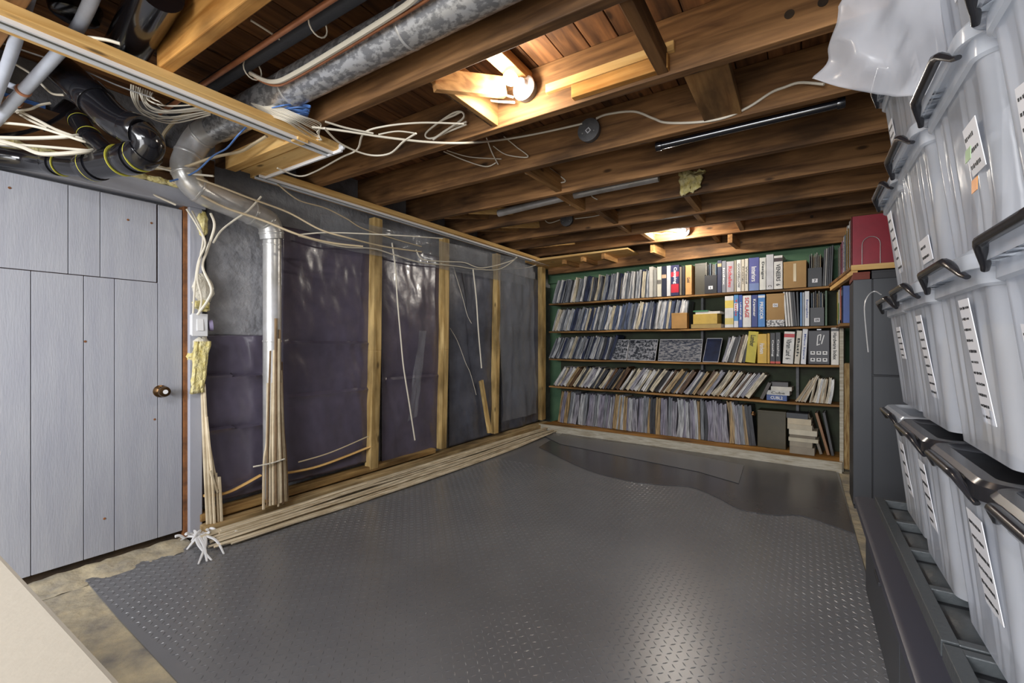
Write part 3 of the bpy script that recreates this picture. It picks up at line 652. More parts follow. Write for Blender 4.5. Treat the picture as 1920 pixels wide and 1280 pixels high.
cy([(1105, 357), (1110, 368), (1120, 374)], 3.5, 'short white cable hanging right of a pair beyond the conduit', .005)
cy([(1078, 410), (1110, 406), (1140, 400), (1158, 402), (1130, 396)], 4.08, 'pale cable leaving the small far junction box', .005)
cy([(1050, 412), (1030, 418), (1022, 410), (1040, 405)], 4.08, 'pale cable curled left of the small far junction box', .005)
cy([(1210, 440), (1218, 443), (1226, 437), (1240, 438), (1250, 436), (1268, 438)], 4.98, 'white cable curling into the far bulb', .006)
cy([(1373, 457), (1370, 468), (1352, 474)], 5.5, 'white cable hook hanging above the bookcase right of the far bulb', .005)
cy([(1009, 495), (985, 502), (940, 505)], 5.3, 'pale cable in the far corner under the joists', .005)
# fan of cables at the track end (left of joist)
for i in range(12):
    f = i/11
    cable([aZ(470+28*f, 193+6*f, 2.31), aZ(500+22*f, 214-14*f, 2.27), aZ(540+22*f, 216+14*(1-f), 2.23), aZ(585+16*f, 232+26*(1-f)+random.uniform(-3, 3), 2.235), aZ(604-10*f, 262-14*f, 2.225)], 'thin white cable in the fan gathered on the track end', .0022, grp='fan of cables on the track end')
for i in range(10):
    f = i/9
    cable([aZ(246+40*f, 158+16*f, 2.29), aZ(248+36*f, 188+random.uniform(-8, 8), 2.24), aZ(268+30*f, 216-26*f+random.uniform(-4, 4), 2.22), aZ(320, 230-34*f+random.uniform(-5, 5), 2.23), aZ(395, 215-22*f, 2.27)],
          'thin white cable in the loose bundle under the middle of the ceiling track', .0028, grp='loose cables under the ceiling track')
# blue cables
for i in range(9):
    f = i/8
    cable([aZ(498, 206+10*f, 2.30), aZ(528, 200+14*f+random.uniform(-3, 3), 2.26+.05*f), aZ(558, 196+20*f, 2.25+.06*random.random()), aZ(582-6*f, 200+20*f, 2.28), aZ(545, 216-10*f, 2.30)], 'blue network cable in the coil beside the track', .0035, m_=M_blue, grp='coiled blue network cables')
cable([aZ(462, 238, 2.27), aZ(445, 255, 2.22), aZ(425, 278, 2.2), aZ(400, 292, 2.16), aZ(372, 318, 2.1), aX(345, 332, -2.88), aX(318, 340, -2.9)], 'single blue network cable crossing down to the duct elbow', .005, m_=M_blue)
for i in range(4): cz([(0, 172+3*i), (45, 186+3*i), (85, 198+2*i)], 2.38, 'blue network cable behind the white water pipes', .004, m_=M_blue, grp='blue cables behind the water pipes')
for i in range(4): cable([aZ(590, 352+3*i, 2.38), aZ(620, 362+3*i, 2.38), aZ(655, 372+2*i, 2.39)], 'blue network cable in shadow under the second joist', .004, m_=M_blue, grp='blue cables under the second joist')
for i in range(3): cable([aZ(700, 392+3*i, 2.38), aZ(735, 402+3*i, 2.39)], 'blue network cable in shadow under the third joist', .004, m_=M_blue, grp='blue cables under the third joist')
for i in range(3): cable([aZ(500, 320+4*i, 2.36), aZ(535, 330+3*i, 2.37)], 'blue network cable in shadow beside the track jog', .004, m_=M_blue, grp='blue cables beside the track jog')
# left tangle
D = lambda l: [aD(*q_) for q_ in l]
tang = [
 ([(0, 258, 2.0), (60, 259, 1.98), (130, 256, 1.98), (170, 250, 2.1)], 'thick white cable across the black drain pipes, upper one', .008),
 ([(0, 264, 1.95), (40, 275, 1.93), (75, 288, 1.92), (120, 288, 1.92), (170, 283, 1.97), (200, 278, 2.1)], 'thick white cable sagging over the horizontal drain pipe', .009),
 ([(0, 270, 1.96), (70, 274, 1.94), (165, 282, 1.97), (200, 284, 2.1)], 'thin white cable straight over the horizontal drain pipe', .006),
 ([(0, 230, 1.99), (60, 236, 1.97), (110, 250, 1.97), (160, 266, 2.0), (190, 272, 2.12)], 'white cable slanting down to the drain elbow', .006),
 ([(30, 205, 2.02), (70, 225, 1.99), (110, 245, 1.98), (160, 262, 2.02), (185, 268, 2.12)], 'beige cable slanting over the shaded drain pipe', .007),
 ([(0, 188, 2.05), (50, 222, 2.02), (90, 240, 2.0)], 'beige cable behind the white water pipes', .006),
 ([(25, 118, 1.9), (60, 140, 1.92), (85, 165, 1.94), (100, 176, 1.95), (120, 178, 1.96)], 'white cable curving from the water pipe to the sloping drain', .005),
 ([(20, 210, 2.0), (55, 205, 2.0), (75, 197, 2.02), (95, 193, 2.04)], 'pale cable arching above the shaded drain pipe', .005),
 ([(165, 70, 1.65), (200, 75, 1.67), (225, 82, 1.69)], 'pair of pale cables above the ceiling track', .006),
]
for l, lb, r in tang: cable(D(l), lb, r)
tang2 = [
 ([(360, 206, 2.5), (330, 225, 2.55), (306, 255, 2.6), (308, 280, 2.62), (318, 310, 2.65), (322, 335, 2.68), (310, 345, 2.7), (285, 342, 2.7)], 'thick beige cable hooked around the duct bend', .009),
 ([(245, 305, 2.45), (280, 315, 2.5), (340, 314, 2.5), (400, 295, 2.5), (450, 284, 2.5), (475, 270, 2.45), (500, 255, 2.4)], 'beige cable running from the drain elbow up to the track', .008),
 ([(240, 302, 2.5), (290, 330, 2.55), (350, 352, 2.55), (420, 388, 2.6), (490, 412, 2.7), (560, 440, 2.8), (620, 455, 2.95), (680, 462, 3.1)], 'long beige cable crossing the silver duct elbow', .007),
 ([(250, 298, 2.5), (320, 318, 2.52), (400, 345, 2.55), (470, 372, 2.65), (540, 398, 2.8), (600, 430, 2.9), (650, 445, 3.0), (720, 462, 3.3), (790, 472, 3.6)], 'long beige cable above the silver duct elbow', .006),
 ([(210, 325, 2.4), (250, 348, 2.45), (290, 366, 2.5), (330, 384, 2.55)], 'pale cable sagging below the drain elbow over the lintel', .006),
 ([(490, 368, 2.7), (465, 395, 2.7), (440, 412, 2.72), (415, 432, 2.75), (400, 455, 2.78)], 'pale cable looping down left of the vertical duct', .006),
 ([(350, 392, 2.56), (368, 420, 2.58), (385, 455, 2.6), (372, 490, 2.62), (366, 530, 2.62), (362, 590, 2.63)], 'white cable dropping to the light switch, left one', .006),
 ([(395, 400, 2.62), (402, 425, 2.62), (388, 470, 2.64), (380, 500, 2.64), (396, 540, 2.64), (390, 562, 2.64), (370, 590, 2.62)], 'white cable dropping to the light switch, right one', .0065),
 ([(360, 395, 2.6), (380, 440, 2.62), (376, 480, 2.62), (370, 520, 2.62), (378, 560, 2.63), (372, 590, 2.62)], 'white cable dropping to the light switch, middle one', .005),
 ([(240, 300, 2.45), (262, 330, 2.5), (280, 345, 2.52), (310, 345, 2.55)], 'thin pale cable curling under the drain elbow', .005),
 ([(400, 330, 2.5), (330, 322, 2.5), (262, 305, 2.45)], 'pale cable lying over the duct bend', .006),
 ([(560, 440, 2.85), (610, 436, 2.95), (680, 438, 3.1), (760, 442, 3.3), (830, 447, 3.6)], 'pale cable along the top of the vapour sheets', .005),
]
for l, lb, r in tang2: cable(D(l), lb, r, m_=M_wire2 if 'beige' in lb else M_wire)
W_ = -2.94
cx_([(520, 345), (560, 375), (610, 390), (650, 410), (680, 428), (740, 448), (790, 462)], W_, 'thin cable dropping behind the ceiling track onto the wall', .005, m_=M_wire2)
cx_([(560, 442), (640, 462), (700, 466), (740, 478), (790, 492), (850, 498), (900, 505), (940, 503), (975, 478)], W_, 'pale cable running along the wall top to the far corner', .006)
cx_([(780, 468), (792, 486), (830, 490), (870, 492), (905, 502), (960, 488), (972, 474)], W_, 'second pale cable ending at the track near the far corner', .006)
cx_([(735, 455), (741, 500), (745, 560), (752, 640), (757, 690), (768, 760), (778, 825)], W_, 'pale cable hanging down the wall between the first and second studs', .006)
cx_([(887, 505), (893, 560), (897, 620), (903, 690)], W_, 'bright cable hanging down before the slate vapour sheet', .007)
cx_([(850, 500), (856, 520), (868, 560), (876, 590), (884, 606)], -3.03, 'thin white string on the slate vapour sheet, upper one', .0025)
cx_([(844, 615), (858, 640), (873, 680), (882, 700), (893, 740)], -3.03, 'thin white string on the slate vapour sheet, lower one', .0025)
cx_([(690, 818), (620, 848), (560, 866)], -2.93, 'thin pale strip across the foot of the wide vapour sheet', .005, m_=M_wire2)
# metal strap along the underside left
cable(D([(0, 80, 1.85), (60, 100, 1.88), (150, 130, 1.93), (220, 160, 1.97), (290, 185, 2.02)]), 'perforated grey metal strap under the ceiling track', .007, m_=M_galv2, flat=.3)

# ------------------------------------------------------------ bookcase
O = Vector((-2.92, 5.49, 0)); A = math.atan2(5.21-5.49, 3.26)
EX = Vector((math.cos(A), math.sin(A), 0)); EN = Vector((-math.sin(A), math.cos(A), 0)); UP = Vector((0, 0, 1))
LEN = 3.215; DP = .30
def B(s, t, z): return O+EX*s+EN*t+UP*z
def SP(px, py=650, t=0):        # pixel on the front plane -> (s, z)
    d_ = ray(px, py); k = ((O+EN*t-E0).dot(EN))/d_.dot(EN); P = E0+d_*k
    return (P-O).dot(EX), P.z
def bbox_(mb, s0, s1, t0, t1, z0, z1): return mb.obox(B((s0+s1)/2, (t0+t1)/2, (z0+z1)/2), EX, EN, UP, abs(s1-s0)/2, abs(t1-t0)/2, abs(z1-z0)/2)
ZS = [1.70, 1.325, .955, .585]     # shelf tops
def shz(px, row):                   # shelf surface height
    return ZS[row]
bc = thing('bookcase', 'long wooden wall bookcase filled with magazines and binders', 'bookcase', B(LEN/2, .15, 0))
for z_ in ZS:
    # boards sag a little between supports
    mb = MB(); n_ = 24
    for i in range(n_):
        s0 = LEN*i/n_; s1 = LEN*(i+1)/n_; f = lambda s: -.006*abs(math.sin(s*math.pi/1.08))
        p = [B(s0, -.01, z_-.02+f(s0)), B(s1, -.01, z_-.02+f(s1)), B(s1, DP, z_-.02+f(s1)), B(s0, DP, z_-.02+f(s0)), B(s0, -.01, z_-.001+f(s0)), B(s1, -.01, z_-.001+f(s1)), B(s1, DP, z_-.001+f(s1)), B(s0, DP, z_-.001+f(s0))]
        mb.hexa(p)
    mb.build('shelf', M_shelf, bc)
bbox_(MB(), 0, LEN+.02, -.20, DP, .065, .09).build('base_shelf', M_base, bc)
bbox_(MB(), -.02, LEN+.02, -.225, -.20, .0, .095).build('kick_board', M_wsh, bc)
bbox_(MB(), 0, LEN, DP, DP+.012, .09, 1.80).build('back_panel', mat('shaded_back', (52, 52, 42), .85, col2=(64, 74, 54), nscale=5), bc)  # panel coloured dark to stand for the shadow between the books
bbox_(MB(), 0, LEN, DP, DP+.012, 1.80, 2.13).build('back_rail', M_green, bc)
for s_ in (LEN, ):
    bbox_(MB(), s_, s_+.03, -.16, DP, 0, 1.32).build('upright', M_wsh, bc, bevel=.003)
bbox_(MB(), LEN+.03, LEN+.09, -.14, -.02, .02, .98).build('frayed_side', M_straw, bc, bevel=.012)
for px_ in (1307, 1491):
    s_ = SP(px_)[0]; bbox_(MB(), s_-.012, s_+.012, .2, .29, .1, 1.98).build('bracket_strip', M_boxm, bc)
s_ = SP(1305)[0]
bbox_(MB(), -.1, LEN+.3, .12, .17, 2.12, ZJ-.003).build('joist', M_joist, ce, bevel=.003)
for s_ in (.35, .62, .9, 1.5, 2.3): bbox_(MB(), s_, s_+.045, -.25, .12, 2.17, ZJ-.003).build('blocking', M_block, ce, bevel=.003)
# magazines ------------------------------------------------------------
def mag_mat(c):
    # paper stack seen on its edge: streaks of page edges and creases along the height
    m = bpy.data.materials.new('file_%d_%d_%d' % c); m.use_nodes = True; N = m.node_tree.nodes; L = m.node_tree.links; b = N['Principled BSDF']
    b.inputs['Roughness'].default_value = .42; oi = N.new('ShaderNodeObjectInfo')
    tc = N.new('ShaderNodeTexCoord'); ad = N.new('ShaderNodeVectorMath'); ad.operation = 'ADD'; cb = N.new('ShaderNodeCombineXYZ'); mu = N.new('ShaderNodeMath'); mu.operation = 'MULTIPLY'; mu.inputs[1].default_value = 50
    L.new(oi.outputs['Random'], mu.inputs[0]); L.new(mu.outputs[0], cb.inputs[2]); L.new(tc.outputs['Object'], ad.inputs[0]); L.new(cb.outputs[0], ad.inputs[1])
    mp = N.new('ShaderNodeMapping'); mp.inputs['Scale'].default_value = (4.2, 2, .2); L.new(ad.outputs[0], mp.inputs[0])
    n = N.new('ShaderNodeTexNoise'); n.inputs['Scale'].default_value = 50; n.inputs['Detail'].default_value = 3; L.new(mp.outputs[0], n.inputs[0])
    r2 = N.new('ShaderNodeValToRGB'); r2.color_ramp.elements[0].position = .38; r2.color_ramp.elements[1].position = .60
    r2.color_ramp.elements[0].color = (.22, .22, .24, 1); r2.color_ramp.elements[1].color = (1, 1, 1, 1); L.new(n.outputs[0], r2.inputs[0])
    mx = N.new('ShaderNodeMix'); mx.data_type = 'RGBA'; mx.blend_type = 'MULTIPLY'; mx.inputs[0].default_value = .85
    mx.inputs[6].default_value = lin(c); L.new(r2.outputs[0], mx.inputs[7]); L.new(mx.outputs[2], b.inputs['Base Color'])
    return m
CN = {'slate grey': (112, 117, 126), 'mid grey': (150, 154, 160), 'dark grey': (72, 74, 80), 'pale grey': (204, 206, 208), 'steel blue': (96, 108, 136), 'navy': (54, 62, 90), 'white': (234, 232, 228), 'cream': (224, 212, 184),
      'tan': (188, 160, 116), 'brown': (112, 84, 60), 'black': (50, 48, 50), 'ash grey': (170, 168, 178), 'lilac grey': (156, 152, 168)}
def mag_mesh(name, m_, seed):
    mb = MB(); nz_ = 6; mid = seed*.17 % .3
    for L_, (a, b, dz, dt) in enumerate(((-.5, -.35+mid, 0, 0), (-.35+mid, .05+mid*.5, -.010, .006), (.05+mid*.5, .5, -.003, .001))):
        def q(u, v, w_): return Vector(((a+(b-a)*u)*.02+.006*math.sin(w_*3.1)*nz(seed, 1.7)*3*(1+.5*nz(seed*3, L_)), (dt if v == 0 else .2), w_*(.28+dz)))
        for k in range(nz_):
            w0, w1 = k/nz_, (k+1)/nz_
            mb.hexa([q(0, 0, w0), q(1, 0, w0), q(1, 1, w0), q(0, 1, w0), q(0, 0, w1), q(1, 0, w1), q(1, 1, w1), q(0, 1, w1)])
    me = bpy.data.meshes.new(name); me.from_pydata(mb.v, [], mb.f); me.materials.append(m_); return me
MESH = {c: [mag_mesh('magazine', m_, sd*1.37+.3) for sd in range(3)] for c, m_ in ((c, mag_mat(v)) for c, v in CN.items())}
W1 = 'first second third fourth fifth sixth seventh eighth ninth tenth eleventh twelfth thirteenth fourteenth fifteenth sixteenth seventeenth eighteenth nineteenth'.split()
def ordw(n):
    if n < 20: return W1[n-1]
    t = ['twenty', 'thirty', 'forty', 'fifty', 'sixty', 'seventy', 'eighty'][n//10-2]
    return t+'-'+W1[n % 10-1] if n % 10 else t[:-1]+'ieth'
def magazines(row, px0, px1, pal, lean0, lean1, h0, h1, step, kind, where, grp, z=None, cat='magazine', nm='magazine', t0=0.0):
    s0 = SP(px0)[0]; s1 = SP(px1)[0]; s = s0; zz = (ZS[row] if z is None else z); n = 0; c = None
    while s < s1:
        f = (s-s0)/(s1-s0); c = random.choice([q_ for q_ in pal if q_ != c]); me = random.choice(MESH[c]); o = bpy.data.objects.new(nm, me); C.objects.link(o); n += 1
        h = (h0+(h1-h0)*f)*random.uniform(.93, 1.03); ln = lean0+(lean1-lean0)*f+random.uniform(-2, 2); stp = step*random.choice((.55, .8, 1, 1.3, 1.6))
        th = stp*.97*math.cos(math.radians(ln))
        o.rotation_euler = (0, math.radians(ln), A); o.scale = (th/.02, random.uniform(.95, 1.1), h/.28)
        off = th*.5*math.sin(math.radians(abs(ln)))
        o.location = B(s+stp/2, t0+random.uniform(.0, .025), zz+off+.001); tag(o, '%s %s, %s from the left %s' % (c, kind, ordw(n), where), cat, grp)
        s += stp
random.seed(11)
GR = ['slate grey', 'mid grey', 'dark grey', 'pale grey', 'navy', 'mid grey', 'cream', 'pale grey', 'white']
BL = ['slate grey', 'steel blue', 'pale grey', 'navy', 'white', 'mid grey', 'steel blue', 'pale grey', 'cream']
CR_ = ['cream', 'brown', 'white', 'dark grey', 'tan', 'black', 'cream', 'ash grey', 'white']
AS = ['ash grey', 'lilac grey', 'pale grey', 'dark grey', 'ash grey', 'mid grey', 'tan', 'pale grey']
magazines(0, 1034, 1212, GR, 16, 4, .31, .335, .026, 'magazine', 'end of the top shelf', 'magazines on the top shelf')
magazines(1, 1034, 1285, BL, 20, 7, .30, .335, .028, 'magazine', 'end of the second shelf', 'magazines on the second shelf')
magazines(2, 1028, 1142, GR, 24, 18, .30, .31, .028, 'magazine', 'end of the third shelf', 'magazines at the left of the third shelf')
magazines(2, 1352, 1392, CR_, 16, 15, .28, .30, .022, 'file', 'in the bunch left of the yellow binder', 'files left of the yellow books')
magazines(3, 1036, 1396, CR_, 34, 34, .30, .32, .036, 'file leaning steeply', 'end of the fourth shelf', 'files leaning on the fourth shelf')
magazines(3, 1490, 1508, ['cream', 'tan', 'white'], 30, 22, .27, .28, .02, 'file', 'beside the blue lettered box', 'files right of the blue box')
magazines(3, 1517, 1557, ['cream', 'tan', 'cream', 'white'], 12, 4, .245, .25, .020, 'folder', 'of the upright bunch on the fourth shelf', 'beige folders at the right of the fourth shelf')
magazines(0, 1042, 1404, AS, 10, -5, .42, .44, .042, 'file', 'on the base of the bookcase', 'grey files on the bookcase base', z=.092, t0=.03)
# face-out items third shelf
M_faceA = mat('crinkled_cover', (48, 52, 60), .2, col2=(150, 152, 158), nscale=34, sharp=True, bump=.3, bscale=20)
M_faceB = mat('photo_cover', (50, 56, 72), .3, col2=(140, 140, 142), nscale=26, stretch=(1, 1, 3), sharp=True)
M_faceC = mat('blue_cover', (34, 46, 80), .2, col2=(20, 22, 32), nscale=6)
def slab(name, row, pxa, pxb, h, m_, label, cat, tilt=14, edge=M_paper, z=None, t=.03, th=.014):
    s0 = SP(pxa)[0]; s1 = SP(pxb)[0]; zz = ZS[row] if z is None else z; sh = h*math.tan(math.radians(tilt))
    r = thing(name, label, cat, B((s0+s1)/2, t, zz)); a = .035
    def P(s, tt, k): return B(s+sh*k*.4, tt+a*k, zz+.001+h*k)
    MB().hexa([P(s0, t, 0), P(s1, t, 0), P(s1, t+th, 0), P(s0, t+th, 0), P(s0, t, 1), P(s1, t, 1), P(s1, t+th, 1), P(s0, t+th, 1)]).build('pages', edge, r)
    e = .003
    MB().hexa([P(s0+e, t-.002, .02), P(s1-e, t-.002, .02), P(s1-e, t, .02), P(s0+e, t, .02), P(s0+e, t-.002, .98), P(s1-e, t-.002, .98), P(s1-e, t, .98), P(s0+e, t, .98)]).build('cover', m_, r)
    return r
slab('magazine', 2, 1142, 1172, .25, M_faceA, 'dark crinkled cover facing out, left of the framed one on the third shelf', 'magazine')
slab('magazine', 2, 1174, 1226, .25, M_faceA, 'wide dark crinkled cover facing out beside the framed one on the third shelf', 'magazine')
slab('picture_book', 2, 1232, 1312, .25, M_faceB, 'dark face-out album with pale border in the middle of the third shelf', 'album', 8)
slab('magazine', 2, 1316, 1345, .26, M_faceC, 'glossy dark blue cover facing out on the third shelf', 'magazine', 20)
# text ------------------------------------------------------------
def text(s, c, rt, up, w_, h_, m_, parent, nm='lettering', bold=False):
    cu = bpy.data.curves.new('t', 'FONT'); cu.body = s; cu.size = 1; cu.resolution_u = 2; cu.align_x = 'CENTER'
    if bold: cu.offset = .02
    o = bpy.data.objects.new('t', cu); me = bpy.data.meshes.new_from_object(o)
    if not len(me.vertices): return
    xs = [v.co.x for v in me.vertices]; ys = [v.co.y for v in me.vertices]; sx = w_/max(1e-6, max(xs)-min(xs)); sy = h_/max(1e-6, max(ys)-min(ys))
    cxm = (max(xs)+min(xs))/2; cym = (max(ys)+min(ys))/2; rt = rt.normalized(); up = up.normalized(); nn = rt.cross(up)
    inv = WM[parent.name].inverted() if parent else Matrix()
    for v in me.vertices: v.co = inv @ (c+rt*(v.co.x-cxm)*sx+up*(v.co.y-cym)*sy+nn*.0008)
    me.materials.append(m_); me.name = nm; ob = bpy.data.objects.new(nm, me); C.objects.link(ob); ob.parent = parent
    WM[ob.name] = WM[parent.name]; bpy.data.objects.remove(o); bpy.data.curves.remove(cu); return ob
matc = {}
def cm(c, rough=.45):
    k = (tuple(c), rough)
    if k not in matc: matc[k] = mat('cover_%d_%d_%d' % tuple(c), c, rough, bump=.03, col2=tuple(max(0, int(q_*.9)) for q_ in c), nscale=12)
    return matc[k]
def binder(row, pxa, pxb, pyt, col, label, txt=None, tcol=None, lean=0, band=None, nm='binder', cat='binder', z=None, depth=.235, tsz=.6, tpos=.5, t=.0):
    s0, _ = SP(pxa); s1, _ = SP(pxb); zz = ZS[row] if z is None else z; _, ztop = SP((pxa+pxb)/2, pyt); h = max(.05, ztop-zz)
    s0 += .0012; s1 -= .0012; r = thing(nm, label, cat, B((s0+s1)/2, t+.1, zz)); w_ = s1-s0; a = math.radians(lean)
    ax = (EX*math.cos(a)-UP*math.sin(a)).normalized(); az = (UP*math.cos(a)+EX*math.sin(a)).normalized()
    c0 = B((s0+s1)/2, t, zz+.001)+(UP*(w_/2*math.sin(abs(a))))
    def bx(x0, x1, y0, y1, z0, z1): return MB().obox(c0+ax*(x0+x1)/2+EN*(y0+y1)/2+az*(z0+z1)/2, ax, EN, az, (x1-x0)/2, (y1-y0)/2, (z1-z0)/2)
    m_ = cm(col); bd = min(.003, w_*.12)
    bx(-w_/2, w_/2, 0, .004, 0, h).build('spine', m_, r, bevel=.0012)
    bx(-w_/2, -w_/2+bd, .004, depth, 0, h).build('cover', m_, r); bx(w_/2-bd, w_/2, .004, depth, 0, h).build('cover', m_, r)
    bx(-w_/2+bd, w_/2-bd, .006, depth-.006, .004, h-.008).build('pages', M_paper, r)
    if band:
        for f0, f1, bc_ in band: bx(-w_/2+.0004, w_/2-.0004, -.0006, .0002, h*f0, h*f1).build('band', cm(bc_), r)
    if txt:
        text(txt, c0-EN*.0008+az*h*tpos, -az, ax, h*tsz*.9, w_*.5, tcol or M_text, r, bold=True)
    return r
b = binder
b(0, 1217, 1224, 500, (200, 196, 186), 'thin pale catalogue first after the magazines on the top shelf', cat='book', nm='book')
b(0, 1225, 1231, 505, (150, 148, 142), 'thin grey catalogue second after the magazines on the top shelf', cat='book', nm='book')
b(0, 1232, 1240, 500, (212, 206, 188), 'cream binder left of the navy binder on the top shelf', lean=0, band=((.42, .56, (120, 116, 110)),))
b(0, 1240.5, 1249.5, 499, (38, 42, 62), 'navy binder with a tan label on the top shelf', band=((.6, .72, (190, 160, 130)),))
b(0, 1250, 1257, 498, (204, 204, 206), 'slim white binder between two navy ones on the top shelf')
b(0, 1258, 1273, 497, (44, 46, 84), 'navy binder with red panels and white letters on the top shelf', 'Camping', M_textw, band=((.62, .78, (190, 36, 54)), (.1, .38, (190, 36, 54))), tpos=.66)
b(0, 1274, 1278, 500, (120, 110, 96), 'thin brown booklet right of the navy and red binder', nm='book', cat='book')
b(0, 1279, 1284, 499, (34, 34, 40), 'slim black binder left of the tan one on the top shelf')
b(0, 1285, 1297, 497, (198, 150, 90), 'tan binder standing alone beside the gap on the top shelf', 'Gold', M_text, tsz=.2)
b(0, 1345, 1353, 488, (40, 46, 78), 'navy binder right of the holder marked 6', band=((.8, .9, (190, 170, 120)),))
b(0, 1353.5, 1361.5, 489, (128, 130, 138), 'slim grey binder left of the binder with red letters', 'Index', M_textw)
b(0, 1362, 1376, 490, (176, 170, 176), 'grey binder with tall red letters on the top shelf', 'Richelieu', M_textr, tsz=.75)
b(0, 1376.5, 1380.5, 488, (168, 160, 140), 'thin tan catalogue right of the red lettered binder', nm='book', cat='book')
b(0, 1381, 1389.5, 487, (226, 224, 218), 'white binder with black letters reading GOODFELLOW', 'GOODFELLOW', M_text, tsz=.85)
b(0, 1390, 1396, 486, (216, 206, 186), 'slim cream binder right of the GOODFELLOW binder', 'Design', M_text)
b(0, 1396.5, 1403, 485, (222, 216, 200), 'slim ivory binder left of the purple blue binder', 'Wood', M_text)
b(0, 1404, 1423.5, 483, (88, 92, 160), 'thick purple blue binder on the top shelf', 'Interiors', M_textw, band=((0, .22, (120, 140, 190)),), tsz=.5)
b(0, 1424, 1436, 483, (222, 222, 214), 'white binder with large script letter on the top shelf', 'Designs', M_text, tpos=.6)
b(0, 1436.5, 1450.5, 477, (206, 206, 208), 'tall plain light grey binder on the top shelf', 'C', M_rail, tsz=.06, tpos=.1)
b(0, 1451, 1467.5, 479, (230, 228, 222), 'white binder reading VENEERS beside the cardboard box', 'VENEERS  6', M_text, tsz=.72, tpos=.42, band=((.82, .93, (60, 40, 40)),))
# second shelf
b(1, 1359, 1375.5, 555, (226, 226, 222), 'thick white binder with yellow emblem, first on the second shelf right part', band=((.62, .86, (232, 208, 96)), (.1, .3, (226, 206, 120))))
b(1, 1376, 1384.5, 553, (86, 150, 206), 'light blue and white binder on the second shelf', 'Tunis', M_textr, band=((.5, .75, (230, 230, 235)), (0, .2, (230, 230, 235))), tpos=.62)
b(1, 1385, 1392, 553, (48, 86, 170), 'slim blue binder with white letters reading UNIQUE', 'UNIQUE', M_textw)
b(1, 1392.5, 1408.5, 554, (232, 232, 228), 'white binder with red letters reading SCHLAGE', 'SCHLAGE', M_textr, tsz=.7, tpos=.62)
b(1, 1409, 1420.5, 553, (44, 62, 134), 'navy binder with white letters right of the SCHLAGE binder', 'Krammer', M_textw, tsz=.6, tpos=.6)
b(1, 1421, 1434.5, 552, (66, 134, 204), 'bright blue binder left of the cardboard box on the second shelf', 'PREXOR', M_textw, tsz=.6, band=((.9, .97, (230, 230, 235)),))
for i, (a_, c_, l_) in enumerate(((1473, (226, 226, 222), 'white catalogue just right of the cardboard box on the second shelf'), (1478, (214, 212, 206), 'white catalogue leaning second from the cardboard box'), (1483, (190, 188, 184), 'grey catalogue leaning third from the cardboard box'), (1487, (34, 34, 38), 'black folder left of another on the second shelf'), (1491, (46, 46, 50), 'black folder in the middle of three on the second shelf'), (1495, (28, 28, 30), 'black folder right of another on the second shelf'))):
    b(1, a_, a_+4.2, 547, c_, l_, nm='folder', cat='folder', lean=-4 if i < 5 else -2)
b(1, 1500, 1504, 548, (96, 140, 190), 'slim blue catalogue, left of a pair beside the white binder', nm='book', cat='book')
b(1, 1504.5, 1508, 548, (170, 180, 190), 'slim pale catalogue, right of a pair beside the white binder', nm='book', cat='book')
b(1, 1508.5, 1517.5, 546, (224, 226, 228), 'white binder left of the holder marked 09', 'Samples', M_textb)
b(1, 1547, 1551, 545, (60, 92, 54), 'thin dark green book right of the holder marked 09', nm='book', cat='book')
# third shelf
b(2, 1397, 1416, 622, (206, 190, 44), 'acid yellow binder leaning on the third shelf', 'Lumber', M_text, lean=6, tsz=.4, tpos=.7)
b(2, 1420, 1438, 626, (222, 178, 46), 'thick golden yellow binder on the third shelf', 'Hardware', M_textw, tsz=.4)
b(2, 1438.5, 1443.5, 625, (214, 166, 40), 'slim golden yellow book right of the thick yellow binder', nm='book', cat='book')
b(2, 1444, 1453.5, 624, (40, 38, 42), 'black binder with red foot, left of two on the third shelf', 'Catalog', M_textw, band=((0, .07, (200, 60, 40)),))
b(2, 1454, 1463.5, 623, (32, 32, 36), 'black binder with red foot, right of two on the third shelf', 'Catalog', M_textw, band=((0, .07, (210, 70, 40)),))
b(2, 1467, 1487, 622, (228, 226, 220), 'thick white binder with red mark and a 6 on the third shelf', 'Vibram Land  6', M_text, band=((.82, .93, (196, 36, 44)),), lean=3, tsz=.7, tpos=.45)
b(2, 1489, 1499, 620, (214, 206, 188), 'cream binder leaning beside the thick white one on the third shelf', 'Bath', M_text, lean=4)
b(2, 1501, 1511, 617, (230, 232, 236), 'white binder with blue letters left of the black tool case', 'Milano Square', M_textb, lean=3, tsz=.8)
b(2, 1558, 1573, 614, (226, 222, 214), 'white binder at the right end of the third shelf', 'Hardware Index', M_text, tsz=.8, band=((.9, .97, (60, 60, 60)),))
